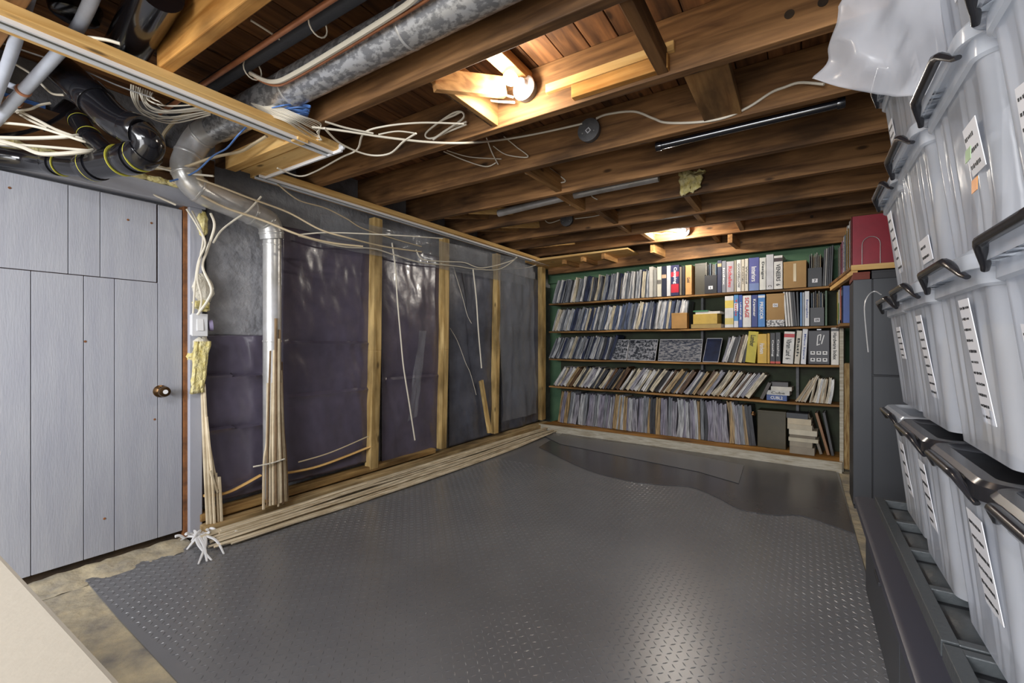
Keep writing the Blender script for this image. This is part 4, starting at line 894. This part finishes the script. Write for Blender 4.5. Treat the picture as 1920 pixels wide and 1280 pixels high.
# boxes
def carton(row, pxa, pxb, pyt, label, z=None, m_=M_card, txt=None, t=.0, d_=.22, pyb=None, tape=True, nm='cardboard_box', cat='box'):
    s0, _ = SP(pxa); s1, _ = SP(pxb); zz = ZS[row] if z is None else z; zt_ = SP((pxa+pxb)/2, pyt)[1]
    r = thing(nm, label, cat, B((s0+s1)/2, t+d_/2, zz))
    bbox_(MB(), s0, s1, t, t+d_, zz+.001, zt_).build('body', m_, r, bevel=.003)
    bbox_(MB(), s0-.001, s1+.001, t-.001, t+d_+.001, zt_-.018, zt_+.004).build('lid', m_, r, bevel=.002)
    if tape: bbox_(MB(), (s0+s1)/2-.012, (s0+s1)/2+.012, t-.0018, t, zz+(zt_-zz)*.25, zt_-.02).build('tape', M_tape, r)
    if txt:
        c = B((s0+s1)/2, t-.003, zz+(zt_-zz)*.6); bbox_(MB(), (s0+s1)/2-.022, (s0+s1)/2+.022, t-.0032, t-.0015, c.z-.018, c.z+.018).build('tag', M_paper, r)
        text(txt, c-EN*.0006, EX, UP, .03, .022, M_text, r)
    return r
carton(0, 1469, 1512, 490, 'brown cardboard box on the top shelf right of VENEERS')
carton(0, 1299, 1320, 492, 'dark olive box at the back of the top shelf gap', m_=cm((70, 66, 50)), t=.08, tape=False)
carton(1, 1437, 1471, 551, 'brown cardboard box tagged 06 on the second shelf', z=ZS[1]+.045, txt='06', tape=False)
r = carton(1, 1437, 1471, 600, 'flat grey patterned box under the cardboard box tagged 06', tape=False, m_=mat('patterned', (90, 90, 92), .5, col2=(220, 220, 220), nscale=60, sharp=True))
carton(1, 1259, 1288, 587, 'small tan card box before the magazines on the second shelf', m_=cm((186, 140, 78)), tape=False, t=-.0, d_=.08)
# stack of boxes/books second shelf
def flatstack(row, items, z=None, t=.02):
    zz = (ZS[row] if z is None else z)
    for (pxa, pxb, h, col, lb, txt, tc_, cat, nm) in items:
        s0, _ = SP(pxa); s1, _ = SP(pxb); r = thing(nm, lb, cat, B((s0+s1)/2, .1, zz)); e = min(.003, h*.15)
        tt = t+random.uniform(-.006, .006)
        bbox_(MB(), s0+.001, s1-.002, tt+.002, tt+.2, zz+e, zz+h-e).build('pages', M_paper if nm == 'book' else cm(col), r)
        bbox_(MB(), s0, s1, tt, tt+.202, zz, zz+e).build('cover', cm(col), r); bbox_(MB(), s0, s1, tt, tt+.202, zz+h-e-.0005, zz+h-.0005).build('cover', cm(col), r)
        bbox_(MB(), s0, s1, tt-.003, tt+.001, zz, zz+h-.0005).build('spine', cm(col), r)
        if txt: text(txt, B((s0+s1)/2, tt-.0036, zz+h/2), EX, UP, (s1-s0)*.6, h*.55, tc_, r, bold=True)
        zz += h
flatstack(1, [(1296, 1352, .045, (176, 148, 84), 'wide brown yellow volume at the bottom of the second shelf stack', None, None, 'book', 'book'), (1300, 1345, .11, (206, 172, 76), 'yellow box in the middle of the second shelf stack', None, None, 'box', 'card_box'), (1304, 1350, .026, (226, 222, 210), 'white volume lying on the yellow box', None, None, 'book', 'book'), (1300, 1328, .014, (60, 130, 84), 'thin green booklet on top of the second shelf stack', None, None, 'book', 'book')], t=.0)
flatstack(3, [(1437, 1475, .055, (68, 96, 160), 'blue box reading CUBL2 at the bottom of the fourth shelf stack', 'CUBL2', M_textw, 'box', 'card_box'), (1437, 1480, .045, (216, 214, 208), 'white flat box on the blue box', 'Cube', M_rail, 'box', 'card_box'), (1445, 1484, .04, (222, 216, 204), 'cream flat box third in the fourth shelf stack', None, None, 'box', 'card_box'), (1447, 1477, .045, (88, 84, 86), 'dark grey box on top of the fourth shelf stack', None, None, 'box', 'card_box')])
M_old = (190, 174, 144)
ys_ = .092; it = []
cols = [(150, 140, 122), (160, 150, 130), (206, 196, 170), (120, 108, 88), (214, 204, 180), (196, 184, 158), (206, 190, 160), (50, 52, 58)]
hs = [.07, .05, .035, .03, .05, .05, .055, .05]
ps_ = [(1482, 1528), (1482, 1524), (1480, 1535), (1482, 1530), (1481, 1533), (1478, 1524), (1478, 1522), (1476, 1516)]
lbs = ['thick grey paper pad at the bottom of the paper stack', 'paper pad second from the bottom of the paper stack', 'wide cream pad jutting out of the paper stack', 'thin brown pad in the middle of the paper stack', 'wide ivory pad above the thin brown one', 'cream pad third from the top of the paper stack', 'tan pad just under the dark top of the paper stack', 'dark folder crowning the paper stack']
flatstack(3, [(p_[0], p_[1], h_, c_, l_+' on the bookcase base', None, None, 'paper', 'book') for p_, h_, c_, l_ in zip(ps_, hs, cols, lbs)], z=ys_, t=-.06)
# leaning dark board, curved things at bottom right
b(3, 1424, 1431, 715, (84, 76, 70), 'dark folder leaning left of the small box stack on the fourth shelf', lean=24, nm='folder', cat='folder')
carton(3, 1418, 1472, 772, 'dark olive box standing on the bookcase base', z=.092, m_=cm((72, 64, 38)), tape=False, t=.06, d_=.2)
for i, (px_, ln, c_, lb) in enumerate(((1536, -16, (128, 118, 104), 'grey brown folder leaning behind the paper stack'), (1550, -14, (150, 106, 66), 'brown board leaning left of the dark one at the right of the base'), (1558, -10, (56, 54, 56), 'dark board leaning at the right end of the base'))):
    b(3, px_, px_+6, 775, c_, lb+', bookcase base', lean=ln, z=.092, nm='folder', cat='folder', t=.04)
c = B(*[SP(1413, 775)[0], -.02, SP(1413, 775)[1]]); 
tag(MB().lathe(c, -EN, [(.02, -.02), (.022, 0), (.012, .01), (.016, .02), (.010, .03)], 20).build('brass_knob', M_brass, smooth=True), 'small brass knob among the grey files on the bookcase base', 'knob')
# holders with magazines
def holder(row, pxa, pxb, pytop, pyh, lab, num, where, nb=7):
    s0, _ = SP(pxa); s1, _ = SP(pxb); zz = ZS[row]; zh = SP(pxa, pyh)[1]; zt_ = SP(pxa, pytop)[1]
    r = thing('magazine_holder', lab, 'file holder', B((s0+s1)/2, .1, zz)); md = cm((34, 34, 38))
    bbox_(MB(), s0, s1, 0, .003, zz+.001, zh).build('front', md, r); bbox_(MB(), s0, s1, .236, .239, zz+.001, zt_-.02).build('back', md, r)
    for sa in (s0, s1-.003):
        MB().hexa([B(sa, .003, zz+.001), B(sa+.003, .003, zz+.001), B(sa+.003, .236, zz+.001), B(sa, .236, zz+.001), B(sa, .003, zh), B(sa+.003, .003, zh), B(sa+.003, .236, zt_-.02), B(sa, .236, zt_-.02)]).build('side', md, r)
    bbox_(MB(), s0+.003, s1-.003, .003, .236, zz+.001, zz+.004).build('bottom', md, r)
    cs = (s0+s1)/2; cz_ = zz+(zh-zz)*.32; bbox_(MB(), cs-.022, cs+.022, -.0012, 0, cz_-.018, cz_+.018).build('tag', M_paper, r)
    text(num, B(cs, -.0016, cz_), EX, UP, .018 if len(num) == 1 else .03, .026, M_text, r, bold=True)
    for i in range(nb):
        f = (i+.5)/nb; ss = s0+.005+(s1-s0-.01)*f; cc = random.choice([(210, 206, 196), (90, 92, 98), (170, 150, 116), (130, 150, 170), (196, 190, 176)])
        o = bbox_(MB(), ss-.0022, ss+.0022, .02+.01*(i % 3), .22, zz+.006, zt_-random.uniform(0, .03)).build('booklet', cm(cc))
        tag(o, 'thin booklet, '+ordw(i+1)+' from the left in the black holder '+where, 'booklet', 'booklets in the holder '+where)
holder(0, 1321, 1344, 491, 517, 'black magazine holder right of the gap on the top shelf', '6', 'right of the gap')
holder(0, 1515, 1541, 474, 503, 'black magazine holder right of the cardboard box on the top shelf', '7', 'right of the top cardboard box')
holder(1, 1519, 1545, 545, 577, 'black magazine holder tagged 09 on the second shelf', '09', 'tagged 09')
for i in range(5):
    b(0, 1542+i*3.6, 1545.4+i*3.6, 468-2*i, random.choice([(60, 60, 64), (150, 148, 142), (40, 40, 44)]), ['dark folder touching the holder marked 7', 'second folder right of the holder marked 7', 'third folder right of the holder marked 7', 'fourth folder right of the holder marked 7', 'last folder before the corner of the top shelf'][i], nm='folder', cat='folder', lean=2)
# black tool case with symbols
s0, _ = SP(1515); s1, _ = SP(1556); zz = ZS[2]; zt_ = SP(1535, 619)[1]
r = thing('tool_case', 'black case with white tool symbols standing on the third shelf', 'case', B((s0+s1)/2, .05, zz))
bbox_(MB(), s0, s1, .0, .09, zz+.001, zt_).build('shell', cm((46, 44, 52)), r, bevel=.006)
bbox_(MB(), (s0+s1)/2-.02, (s0+s1)/2+.02, .03, .05, zt_, zt_+.014).build('handle', M_clip, r, bevel=.003)
hh = zt_-zz; wdt = s1-s0
for j in range(2):
    for i in range(3):
        c_ = B(s0+wdt*(.22+.28*i), -.0006, zz+hh*(.14+.2*j)); sy_ = bbox_(MB(), *( [(c_-O).dot(EX)-.018, (c_-O).dot(EX)+.018] ), -.0012, .0, c_.z-.016, c_.z+.016).build('symbol_panel', M_textw, r)
        MB().obox(c_-EN*.001, EX, EN, UP, .010, .0006, .004).build('symbol', M_text, sy_); MB().obox(c_-EN*.001+UP*.006, EX, EN, UP, .004, .0006, .006).build('symbol', M_text, sy_)
for a_, b_, c2 in (((.42, .58), (.46, .85), .008), ((.46, .85), (.6, .88), .008), ((.6, .88), (.56, .7), .007), ((.62, .6), (.74, .86), .008), ((.40, .56), (.55, .60), .007)):
    MB().bar(B(s0+wdt*a_[0], -.001, zz+hh*a_[1]), B(s0+wdt*b_[0], -.001, zz+hh*b_[1]), .0015, c2).build('symbol', M_textw, r)

# ------------------------------------------------------------ right return shelf with books (spines to the left)
def XSf(y): return .275-.078*(y-4.02)
XS = .235
rs = thing('corner_shelf', 'pine corner shelf running towards the charcoal cabinet', 'shelf', (.4, 4.6, 1.68))
MB().hexa([(XSf(3.98), 3.98, 1.675), (XR, 3.98, 1.675), (XR, 5.1, 1.675), (XSf(5.1), 5.1, 1.675), (XSf(3.98), 3.98, 1.70), (XR, 3.98, 1.70), (XR, 5.1, 1.70), (XSf(5.1), 5.1, 1.70)]).build('board', M_shelf, rs, bevel=.003)
MB().box(XSf(3.98), XR, 3.972, 3.98, 1.665, 1.703).build('front_edge', M_pine_x, rs)
MB().hexa([(XSf(4)+.01, 4, 1.64), (XSf(4)+.04, 4, 1.64), (XSf(5.1)+.04, 5.1, 1.64), (XSf(5.1)+.01, 5.1, 1.64), (XSf(4)+.01, 4, 1.675), (XSf(4)+.04, 4, 1.675), (XSf(5.1)+.04, 5.1, 1.675), (XSf(5.1)+.01, 5.1, 1.675)]).build('cleat', M_pine_y, rs)
def sidebook(y0, y1, z0, h, col, label, x=None, d_=.2, txt=None, tc_=None, band=None, cat='book', nm='book'):
    if x is None: x = XSf((y0+y1)/2)+.012
    r = thing(nm, label, cat, (x+d_/2, (y0+y1)/2, z0)); y0 += .001; y1 -= .001
    MB().box(x, x+.004, y0, y1, z0+.001, z0+h).build('spine', cm(col), r); e = .002
    MB().box(x, x+d_, y0, y0+e, z0+.001, z0+h).build('cover', cm(col), r); MB().box(x, x+d_, y1-e, y1, z0+.001, z0+h).build('cover', cm(col), r)
    MB().box(x+.005, x+d_-.004, y0+e, y1-e, z0+.004, z0+h-.005).build('pages', M_paper, r)
    if band:
        for f0, f1, c_ in band: MB().box(x-.0008, x, y0+.0005, y1-.0005, z0+h*f0, z0+h*f1).build('band', cm(c_), r)
    if txt: text(txt, Vector((x-.001, (y0+y1)/2, z0+h*.5)), Vector((0, 0, -1)), Vector((0, -1, 0)), h*.7, (y1-y0)*.55, tc_ or M_text, r, bold=True)
    return r
ytab = 4.02
seq = [(.055, .36, (158, 14, 40), 'dark red binder facing the room at the end of the corner shelf', None, None), (.025, .35, (232, 214, 214), 'pale pink spine right behind the dark red binder', 'Doors', None), (.05, .35, (236, 232, 228), 'thick white binder next but one to the dark red binder', 'Catalogue', None), (.05, .31, (222, 160, 50), 'orange binder on the corner shelf', 'Closets', None),
       (.045, .34, (230, 228, 220), 'white binder with black letters behind the orange one', 'COMPANION', M_text), (.035, .31, (224, 196, 80), 'slim yellow white book on the corner shelf', None, None), (.05, .29, (60, 120, 190), 'blue binder on the corner shelf', 'Panels', M_textw),
       (.08, .29, (230, 230, 226), 'wide white binder behind the blue one on the corner shelf', 'Fixtures', M_text), (.07, .27, (214, 160, 190), 'pink binder on the corner shelf', 'Trims', None), (.05, .26, (184, 50, 76), 'crimson book behind the pink binder', None, None), (.07, .25, (176, 176, 170), 'grey book last but one on the corner shelf', None, None), (.06, .25, (120, 120, 118), 'dark grey book at the back of the corner shelf', None, None)]
yy = ytab
for th_, h_, c_, lb, tx, tc_ in seq:
    sidebook(yy, yy+th_, 1.70, h_*.98, c_, lb, txt=tx, tc_=tc_ or M_text, cat='binder' if 'binder' in lb else 'book', nm='binder' if 'binder' in lb else 'book', d_=.27 if yy == ytab else .2); yy += th_
# wire bookend before the red binder
XB = XSf(4.0)-.01
pts = [(XB+.075, 4.005, 1.706)]+[(XB+.125-.05*math.cos(a_), 4.003, 1.83+.05*math.sin(a_)) for a_ in [j*math.pi/10 for j in range(11)]]+[(XB+.175, 4.005, 1.706)]
tag(MB().tube([Vector((x_, y_, 1.706+(z_-1.706)*1.1)) for x_, y_, z_ in pts], .0022, 8).build('wire_bookend', M_galv2, smooth=True), 'arched wire bookend against the dark red binder', 'bookend')
# books below the corner shelf beside the cabinet
rs2 = thing('corner_shelf', 'lower pine corner shelf beside the charcoal cabinet', 'shelf', (.4, 4.6, 1.30))
MB().box(XS+.01, XR-.3, 4.52, 5.1, 1.295, 1.32).build('board', M_shelf, rs2, bevel=.003)
yy = 4.53
for th_, h_, c_, lb, bd in [(.02, .30, (48, 84, 160), 'thin blue book nearest the cabinet on the lower corner shelf', None), (.06, .30, (54, 56, 84), 'navy book with a pale emblem on the lower corner shelf', ((.75, .9, (190, 190, 200)),)), (.10, .30, (190, 62, 28), 'red and orange book with a field on the lower corner shelf', ((0, .45, (214, 120, 30)), (.0, .1, (120, 40, 20)))), (.10, .29, (232, 230, 214), 'white and green book with a yellow edge on the lower corner shelf', ((.12, .62, (112, 156, 72)), (.0, .12, (110, 140, 180)))), (.03, .28, (206, 180, 70), 'thin yellow book at the back of the lower corner shelf', None)]:
    sidebook(yy, yy+th_, 1.32, h_, c_, lb, band=bd, x=XSf(yy+.05)+.03); yy += th_+.002

# ------------------------------------------------------------ charcoal cabinet
CY = 4.0-.02
cb = thing('steel_cabinet', 'tall charcoal steel cabinet standing behind the stacked bins', 'cabinet', (.55, 4.2, 0))
MB().box(.295, .93, CY+.012, 4.36, .02, 1.60).build('body', M_cabd, cb, bevel=.004)
xa = aY(1636, 700, CY).x
MB().box(.29, xa-.003, CY, CY+.012, .03, 1.60).build('door_frame', M_cab, cb, bevel=.002)
MB().box(xa+.003, .93, CY-.004, CY+.012, .03, .93).build('door', M_cab, cb, bevel=.003); MB().box(xa+.003, .93, CY-.004, CY+.012, .94, 1.60).build('door', M_cab, cb, bevel=.003)
MB().box(.295, .93, CY+.0, 4.36, 0, .02).build('plinth', M_cabd, cb)
rb = thing('card_box', 'flat red brown box on top of the charcoal cabinet', 'box', (.34, 4.2, 1.60))
MB().box(.29, .385, CY+.02, 4.3, 1.602, 1.65).build('body', M_red, rb, bevel=.002); MB().box(.289, .386, CY+.019, 4.301, 1.64, 1.655).build('lid', M_red, rb, bevel=.002)
rb = thing('card_box', 'flat black box on top of the charcoal cabinet beside the red brown one', 'box', (.5, 4.2, 1.60))
MB().box(.395, .64, CY+.02, 4.3, 1.602, 1.655).build('body', M_cabd, rb, bevel=.002); MB().box(.394, .641, CY+.019, 4.301, 1.645, 1.66).build('lid', M_cabd, rb, bevel=.002)
cable([aD(1652, 552, 2.0), aD(1640, 546, 2.05), aD(1628, 554, 2.05), aD(1621, 575, 2.05), aD(1624, 620, 2.05), aD(1628, 660, 2.05)], 'thin bent wire hanging from the far bin lid', .0022, m_=M_galv2, flat=1)

# ------------------------------------------------------------ bench, trays
bn = thing('steel_bench', 'low dark steel bench carrying the stacked bins', 'bench', (.55, 1.5, 0))
prof = [(.93, .40), (.215, .40), (.200, .408), (.195, .42), (.199, .434), (.212, .44), (.93, .44)]
y0_, y1_ = -.2, 2.66; mb = MB(); n_ = len(prof)
mb.add([(x_, y0_, z_) for x_, z_ in prof]+[(x_, y1_, z_) for x_, z_ in prof], [tuple(range(n_)), tuple(range(2*n_-1, n_-1, -1))]+[(i, n_+i, n_+(i+1) % n_, (i+1) % n_) for i in range(n_)])
mb.build('top', M_bench, bn, smooth=True)
MB().box(.245, .92, y0_+.05, y1_-.02, 0.0, .40).build('body', M_cabd, bn, bevel=.004)
for ya, yb in ((.0, .86), (.87, 1.73), (1.74, 2.6)):
    dr = MB().box(.235, .245, ya, yb, .04, .385).build('drawer', M_cab, bn, bevel=.002); MB().box(.226, .235, (ya+yb)/2-.06, (ya+yb)/2+.06, .27, .285).build('handle', M_cabd, dr, bevel=.002)
def tray(y0, y1, label):
    x0, x1, z0, z1 = .262, .66, .4405, .478
    t = thing('ribbed_tray', label, 'tray', ((x0+x1)/2, (y0+y1)/2, z0))
    MB().box(x0, x0+.032, y0, y1, z1-.012, z1).build('rim', M_tray, t, bevel=.002); MB().box(x1-.03, x1, y0, y1, z1-.012, z1).build('rim', M_tray, t, bevel=.002)
    MB().box(x0+.012, x1-.012, y0+.01, y1-.01, z0, z0+.005).build('pan', M_traydk, t)
    MB().box(x0, x0+.006, y0, y1, z0, z1-.01).build('skirt', M_tray, t)
    n_ = 4
    for i in range(n_+1):
        yc = y0+.012+(y1-y0-.024)*i/n_; MB().box(x0+.03, x1-.03, yc-.013, yc+.013, z0+.004, z1-.001).build('cross_rib', M_tray, t, bevel=.003)
    for i in range(n_):
        yc = y0+.012+(y1-y0-.024)*(i+.5)/n_; mb = MB()
        mb.grid(lambda u, v: Vector((x0+.035+.10*u, yc+(v-.5)*(y1-y0)/n_*.72, z0+.008+.018*math.sin(u*math.pi)*math.sin(v*math.pi))), 10, 10); mb.build('ridge', M_tray, t, smooth=True)
    return t
tray(1.40, 2.55, 'black ribbed plastic tray lying on the far half of the bench')
tray(.22, 1.385, 'black ribbed plastic tray lying on the near half of the bench')

# ------------------------------------------------------------ storage bins
def outline(hx, hy, r, n=7, ribs=0, amp=0):
    pts = []
    for cx0, cy0, a0 in ((hx-r, hy-r, 0), (-hx+r, hy-r, 90), (-hx+r, -hy+r, 180), (hx-r, -hy+r, 270)):
        for k in range(n+1):
            a = math.radians(a0+90*k/n); pts.append((cx0+r*math.cos(a), cy0+r*math.sin(a)))
    # densify straight runs
    out = []; m_ = len(pts)
    for i in range(m_):
        p, q = pts[i], pts[(i+1) % m_]; d_ = math.hypot(q[0]-p[0], q[1]-p[1]); out.append(p)
        if d_ > .06:
            k = 34 if abs(p[0]-q[0]) < 1e-6 or abs(p[1]-q[1]) < 1e-6 else 1
            for j in range(1, k): out.append((p[0]+(q[0]-p[0])*j/k, p[1]+(q[1]-p[1])*j/k))
    res = []
    for x_, y_ in out:
        k = 0
        if amp:
            if abs(abs(x_)-hx) < .0005 and abs(y_) < hy-r:
                f = abs(y_/(hy-r)); k = amp*(1 if .30 < f < .42 or .62 < f < .9 else 0); x_ -= math.copysign(k, x_)
            elif abs(abs(y_)-hy) < .0005 and abs(x_) < hx-r:
                f = abs(x_/(hx-r)); k = amp*(1 if .3 < f < .45 or .65 < f < .85 else 0); y_ -= math.copysign(k, y_)
        res.append((x_, y_))
    return res
HX, HY = .29, .213
def loft(mb, rings, capb=True, capt=False):
    n_ = len(rings[0]); base = len(mb.v); vs = [p for r in rings for p in r]; fs = []
    for i in range(len(rings)-1):
        for k in range(n_):
            k2 = (k+1) % n_; fs.append((i*n_+k, i*n_+k2, (i+1)*n_+k2, (i+1)*n_+k))
    if capb: fs.append(tuple(range(n_-1, -1, -1)))
    if capt: fs.append(tuple((len(rings)-1)*n_+k for k in range(n_)))
    return mb.add(vs, fs)
def lines_paper(parent, X0, yc, zc, w_, h_, n_, rows, tilt=0, taper=.0, big=False):
    # white paper label with printed lines, facing -X
    nx = Vector((-1, 0, -.16)).normalized(); up = Vector((-.16, 0, 1)).normalized(); rt = Vector((0, -1, 0))
    a = math.radians(tilt); r2 = (rt*math.cos(a)+up*math.sin(a)); u2 = (up*math.cos(a)-rt*math.sin(a))
    c = Vector((X0, yc, zc)); lb = MB().obox(c, r2, nx, u2, w_/2, .0007, h_/2).build('label', M_paper, parent)
    pr = MB()
    for i in range(rows):
        f = (i+.8)/(rows+.4); x_ = -w_*.44; xe = w_*random.uniform(.1, .44)
        while x_ < xe:
            l_ = random.uniform(.0015, .007); hh_ = h_/rows*random.uniform(.16, .26)
            pr.obox(c+nx*.001+u2*(h_/2-h_*f)+r2*(x_+l_/2), r2, nx, u2, l_/2, .0003, hh_/2); x_ += l_+random.uniform(.002, .005)
    pl = pr.build('printed_lines', M_text, lb); pl['kind'] = 'stuff'
WORDS = None
def bin_(yc, z0, hgt, xf, label, lid='clear', content=0, label_spec=None, hy=HY, short=''):
    xc = xf+HX; r = thing('storage_bin', label, 'storage bin', (xc, yc, z0))
    hb = hgt-.045; rings = []; tp = .84
    for f in (0, .02, .2, .4, .6, .8, .93, 1.0):
        k = tp+(1-tp)*f; am = .006 if .02 < f < .93 else 0
        ol = outline(HX*.93*k+.0, hy*.955*(.90+.10*f), .035, amp=am)
        rings.append([(xc+x_, yc+y_, z0+.002+hb*f) for x_, y_ in ol])
    loft(MB(), rings).build('body', M_bin, r, smooth=True)
    # rim flange with stepped shoulder
    ol = lambda g: [(xc+x_, yc+y_) for x_, y_ in outline(HX*.93+g, hy*.955+g, .038+max(g, -.02))]
    rg = []
    for g, z_ in ((-.001, hb-.05), (.006, hb-.045), (.006, hb-.008), (.018, hb-.006), (.018, hb+.004), (.0, hb+.004)): rg.append([(x_, y_, z0+z_) for x_, y_ in ol(g)])
    loft(MB(), rg, False).build('rim', M_binrim, r, smooth=True)
    # lid
    rg = []
    for g, z_ in ((.020, hb-.018), (.026, hb-.018), (.027, hb+.010), (.018, hb+.020), (-.004, hb+.022), (-.016, hb+.013), (-.17, hb+.013)): rg.append([(x_, y_, z0+z_) for x_, y_ in ol(g)])
    ld = loft(MB(), rg, False, True).build('lid', M_clip if lid == 'black' else M_binrim, r, smooth=True)
    # handles: dark arched clamps over the rim on the aisle side and the near and far ends
    def clamp(p0, p1, up, outv):
        pts = []
        for t_ in range(21):
            u = t_/20; e = min(1, math.sin(u*math.pi)*1.7); e = e*e*(3-2*e); pts.append(p0.lerp(p1, u)+outv*(.002+.020*e)+up*(-.030+.040*e))
        return MB().tube(pts, [.006+.005*min(1, 5*min(t_/20, 1-t_/20)) for t_ in range(21)], 10, flat=.8)
    xo = xc-HX*.93-.018
    clamp(Vector((xo, yc-hy*.78, z0+hb)), Vector((xo, yc+hy*.78, z0+hb)), UP, Vector((-1, 0, 0))).build('clamp', M_clip, r, smooth=True)
    if label_spec:
        ly, lz, lw, lh, rows, ti = label_spec; f = lz/hb; k = tp+(1-tp)*f
        lines_paper(r, xc-HX*.93*k-.004, yc+ly, z0+lz, lw, lh, WORDS, rows, ti)
    # contents
    if content:
        cs = {1: (176, 182, 196), 2: (110, 112, 120), 3: (190, 180, 164), 4: (90, 98, 130)}[content]
        rr = random.Random(content*7+int(yc*10)+int(z0*10)); ya = yc-hy*.72
        while ya < yc+hy*.70:
            wdt = rr.uniform(.05, .11); hh = hb*rr.uniform(.5, .85); cc = rr.choice([cs, (206, 208, 212), (140, 144, 156), (70, 74, 88), (196, 186, 168)])
            o = MB().box(xc-HX*.66, xc+HX*.6, ya, ya+wdt-.003, z0+.006, z0+.006+hh).build('file_folder', cm(cc))
            tag(o, 'folder block seen dimly inside the '+short+' bin', 'folder', 'folders inside the '+short+' bin'); ya += wdt
    return r
COLS = [2.25, 1.81, 1.37, .93]
cn = ['farthest', 'second farthest', 'second nearest', 'nearest']; rims = [.905, 1.335, 1.76, 2.19]; z0s = [.480, .915, 1.345, 1.775]
ln = ['bottom', 'second', 'third', 'top']
random.seed(5)
specs = {(0, 0): (.0, .2, .08, .2, 4, 0), (1, 0): (0, .22, .08, .2, 5, 0), (2, 0): (-.06, .22, .10, .2, 6, 0), (3, 0): (.05, .23, .08, .13, 5, -3), (0, 1): (-.02, .24, .08, .12, 5, 0), (1, 1): (-.05, .2, .07, .24, 9, 0), (2, 1): (-.06, .2, .07, .26, 11, 0), (3, 1): (.06, .17, .10, .19, 9, -4),
         (0, 2): (.05, .2, .08, .24, 6, 0), (1, 2): (-.03, .08, .12, .07, 2, 0), (2, 2): (-.1, .2, .08, .1, 3, 0), (3, 2): (.07, .14, .10, .13, 5, -8), (0, 3): (.08, .22, .08, .07, 2, 0), (1, 3): (0, .2, .08, .08, 3, 0), (2, 3): (0, .2, .1, .1, 3, 0), (3, 3): (0, .2, .12, .12, 3, 0)}
XO = [.275, .262, .25, .245]
for (ci, li), sp in specs.items():
    short = '%s one of the %s stack' % (ln[li], cn[ci])
    lab = 'frosted clear storage bin, '+short+{0: ' standing on the dark bench', 1: '', 2: '', 3: ' under the ceiling joists'}[li]
    xf = XO[li]-.012*(3-ci)*.0+(.012 if ci == 0 else 0)
    bin_(COLS[ci]+random.uniform(-.003, .003), z0s[li], rims[li]-z0s[li]+.018, xf, lab, 'black' if li == 0 and ci > 0 else 'clear', (1, 2, 3, 4, 1, 2, 4, 3, 1, 3, 2, 1, 2, 1, 3, 1)[ci*4+li], sp, short=short)
# coloured tags on the near bin
for (px_, py_, c_, lb) in ((1828, 347, (236, 150, 60), 'small orange sticky tag'), (1816, 290, (176, 206, 160), 'small pale green sticky tag')):
    d_ = ray(px_, py_); P = E0+d_*(.262/d_.x)
    o = MB().box(P.x-.001, P.x, P.y-.016, P.y+.016, P.z-.012, P.z+.012).build('sticky_tag', cm(c_)); tag(o, lb+' on the near bin of the third layer', 'tag')

# plastic bag over the top of the middle stack
bagp = [  # rows from top to bottom edge in the photo (px, py, depth)
 [(1590, -60, 1.22), (1640, -60, 1.2), (1700, -60, 1.15), (1760, -60, 1.12), (1800, -60, 1.1)],
 [(1572, 5, 1.25), (1625, 15, 1.17), (1680, 5, 1.17), (1735, 10, 1.14), (1790, 0, 1.12)],
 [(1552, 60, 1.28), (1600, 75, 1.18), (1665, 78, 1.14), (1725, 65, 1.14), (1780, 60, 1.14)],
 [(1550, 110, 1.30), (1595, 125, 1.20), (1650, 130, 1.15), (1715, 120, 1.15), (1770, 110, 1.15)],
 [(1520, 148, 1.34), (1580, 165, 1.25), (1640, 178, 1.2), (1700, 182, 1.17), (1738, 184, 1.16)]]
G = [[aD(*c_) for c_ in r_] for r_ in bagp]; G = [cr(r_, 8) for r_ in G]; cols_ = list(zip(*G)); cols_ = [cr(list(c_), 8) for c_ in cols_]
nr = len(cols_[0]); ncx = len(cols_)
mb = MB(); mb.grid(lambda u, v: cols_[round(u*(ncx-1))][round(v*(nr-1))]+Vector((.008*nz(u*3, v*3, 3)+.03*abs(nz(u*2+v*3, v*1.5-u*3)), .008*nz(u*4, v*4+4), 0)), ncx-1, nr-1)
bag = mb.build('plastic_bag', M_bag, smooth=True, solid=.0012); tag(bag, 'cloudy plastic bag draped over the top of the stacked bins', 'bag')

# ------------------------------------------------------------ beige ledge in the near left corner
lg = thing('painted_ledge', 'smooth beige ledge cutting across the near left corner', 'ledge', (-1.2, -.1, 0))
MB().box(-2.2, -.52, -.5, .205, .715, .75).build('top', M_ledge, lg, bevel=.008)
MB().box(-2.18, -.55, -.48, .185, 0, .715).build('body', M_ledge, lg)
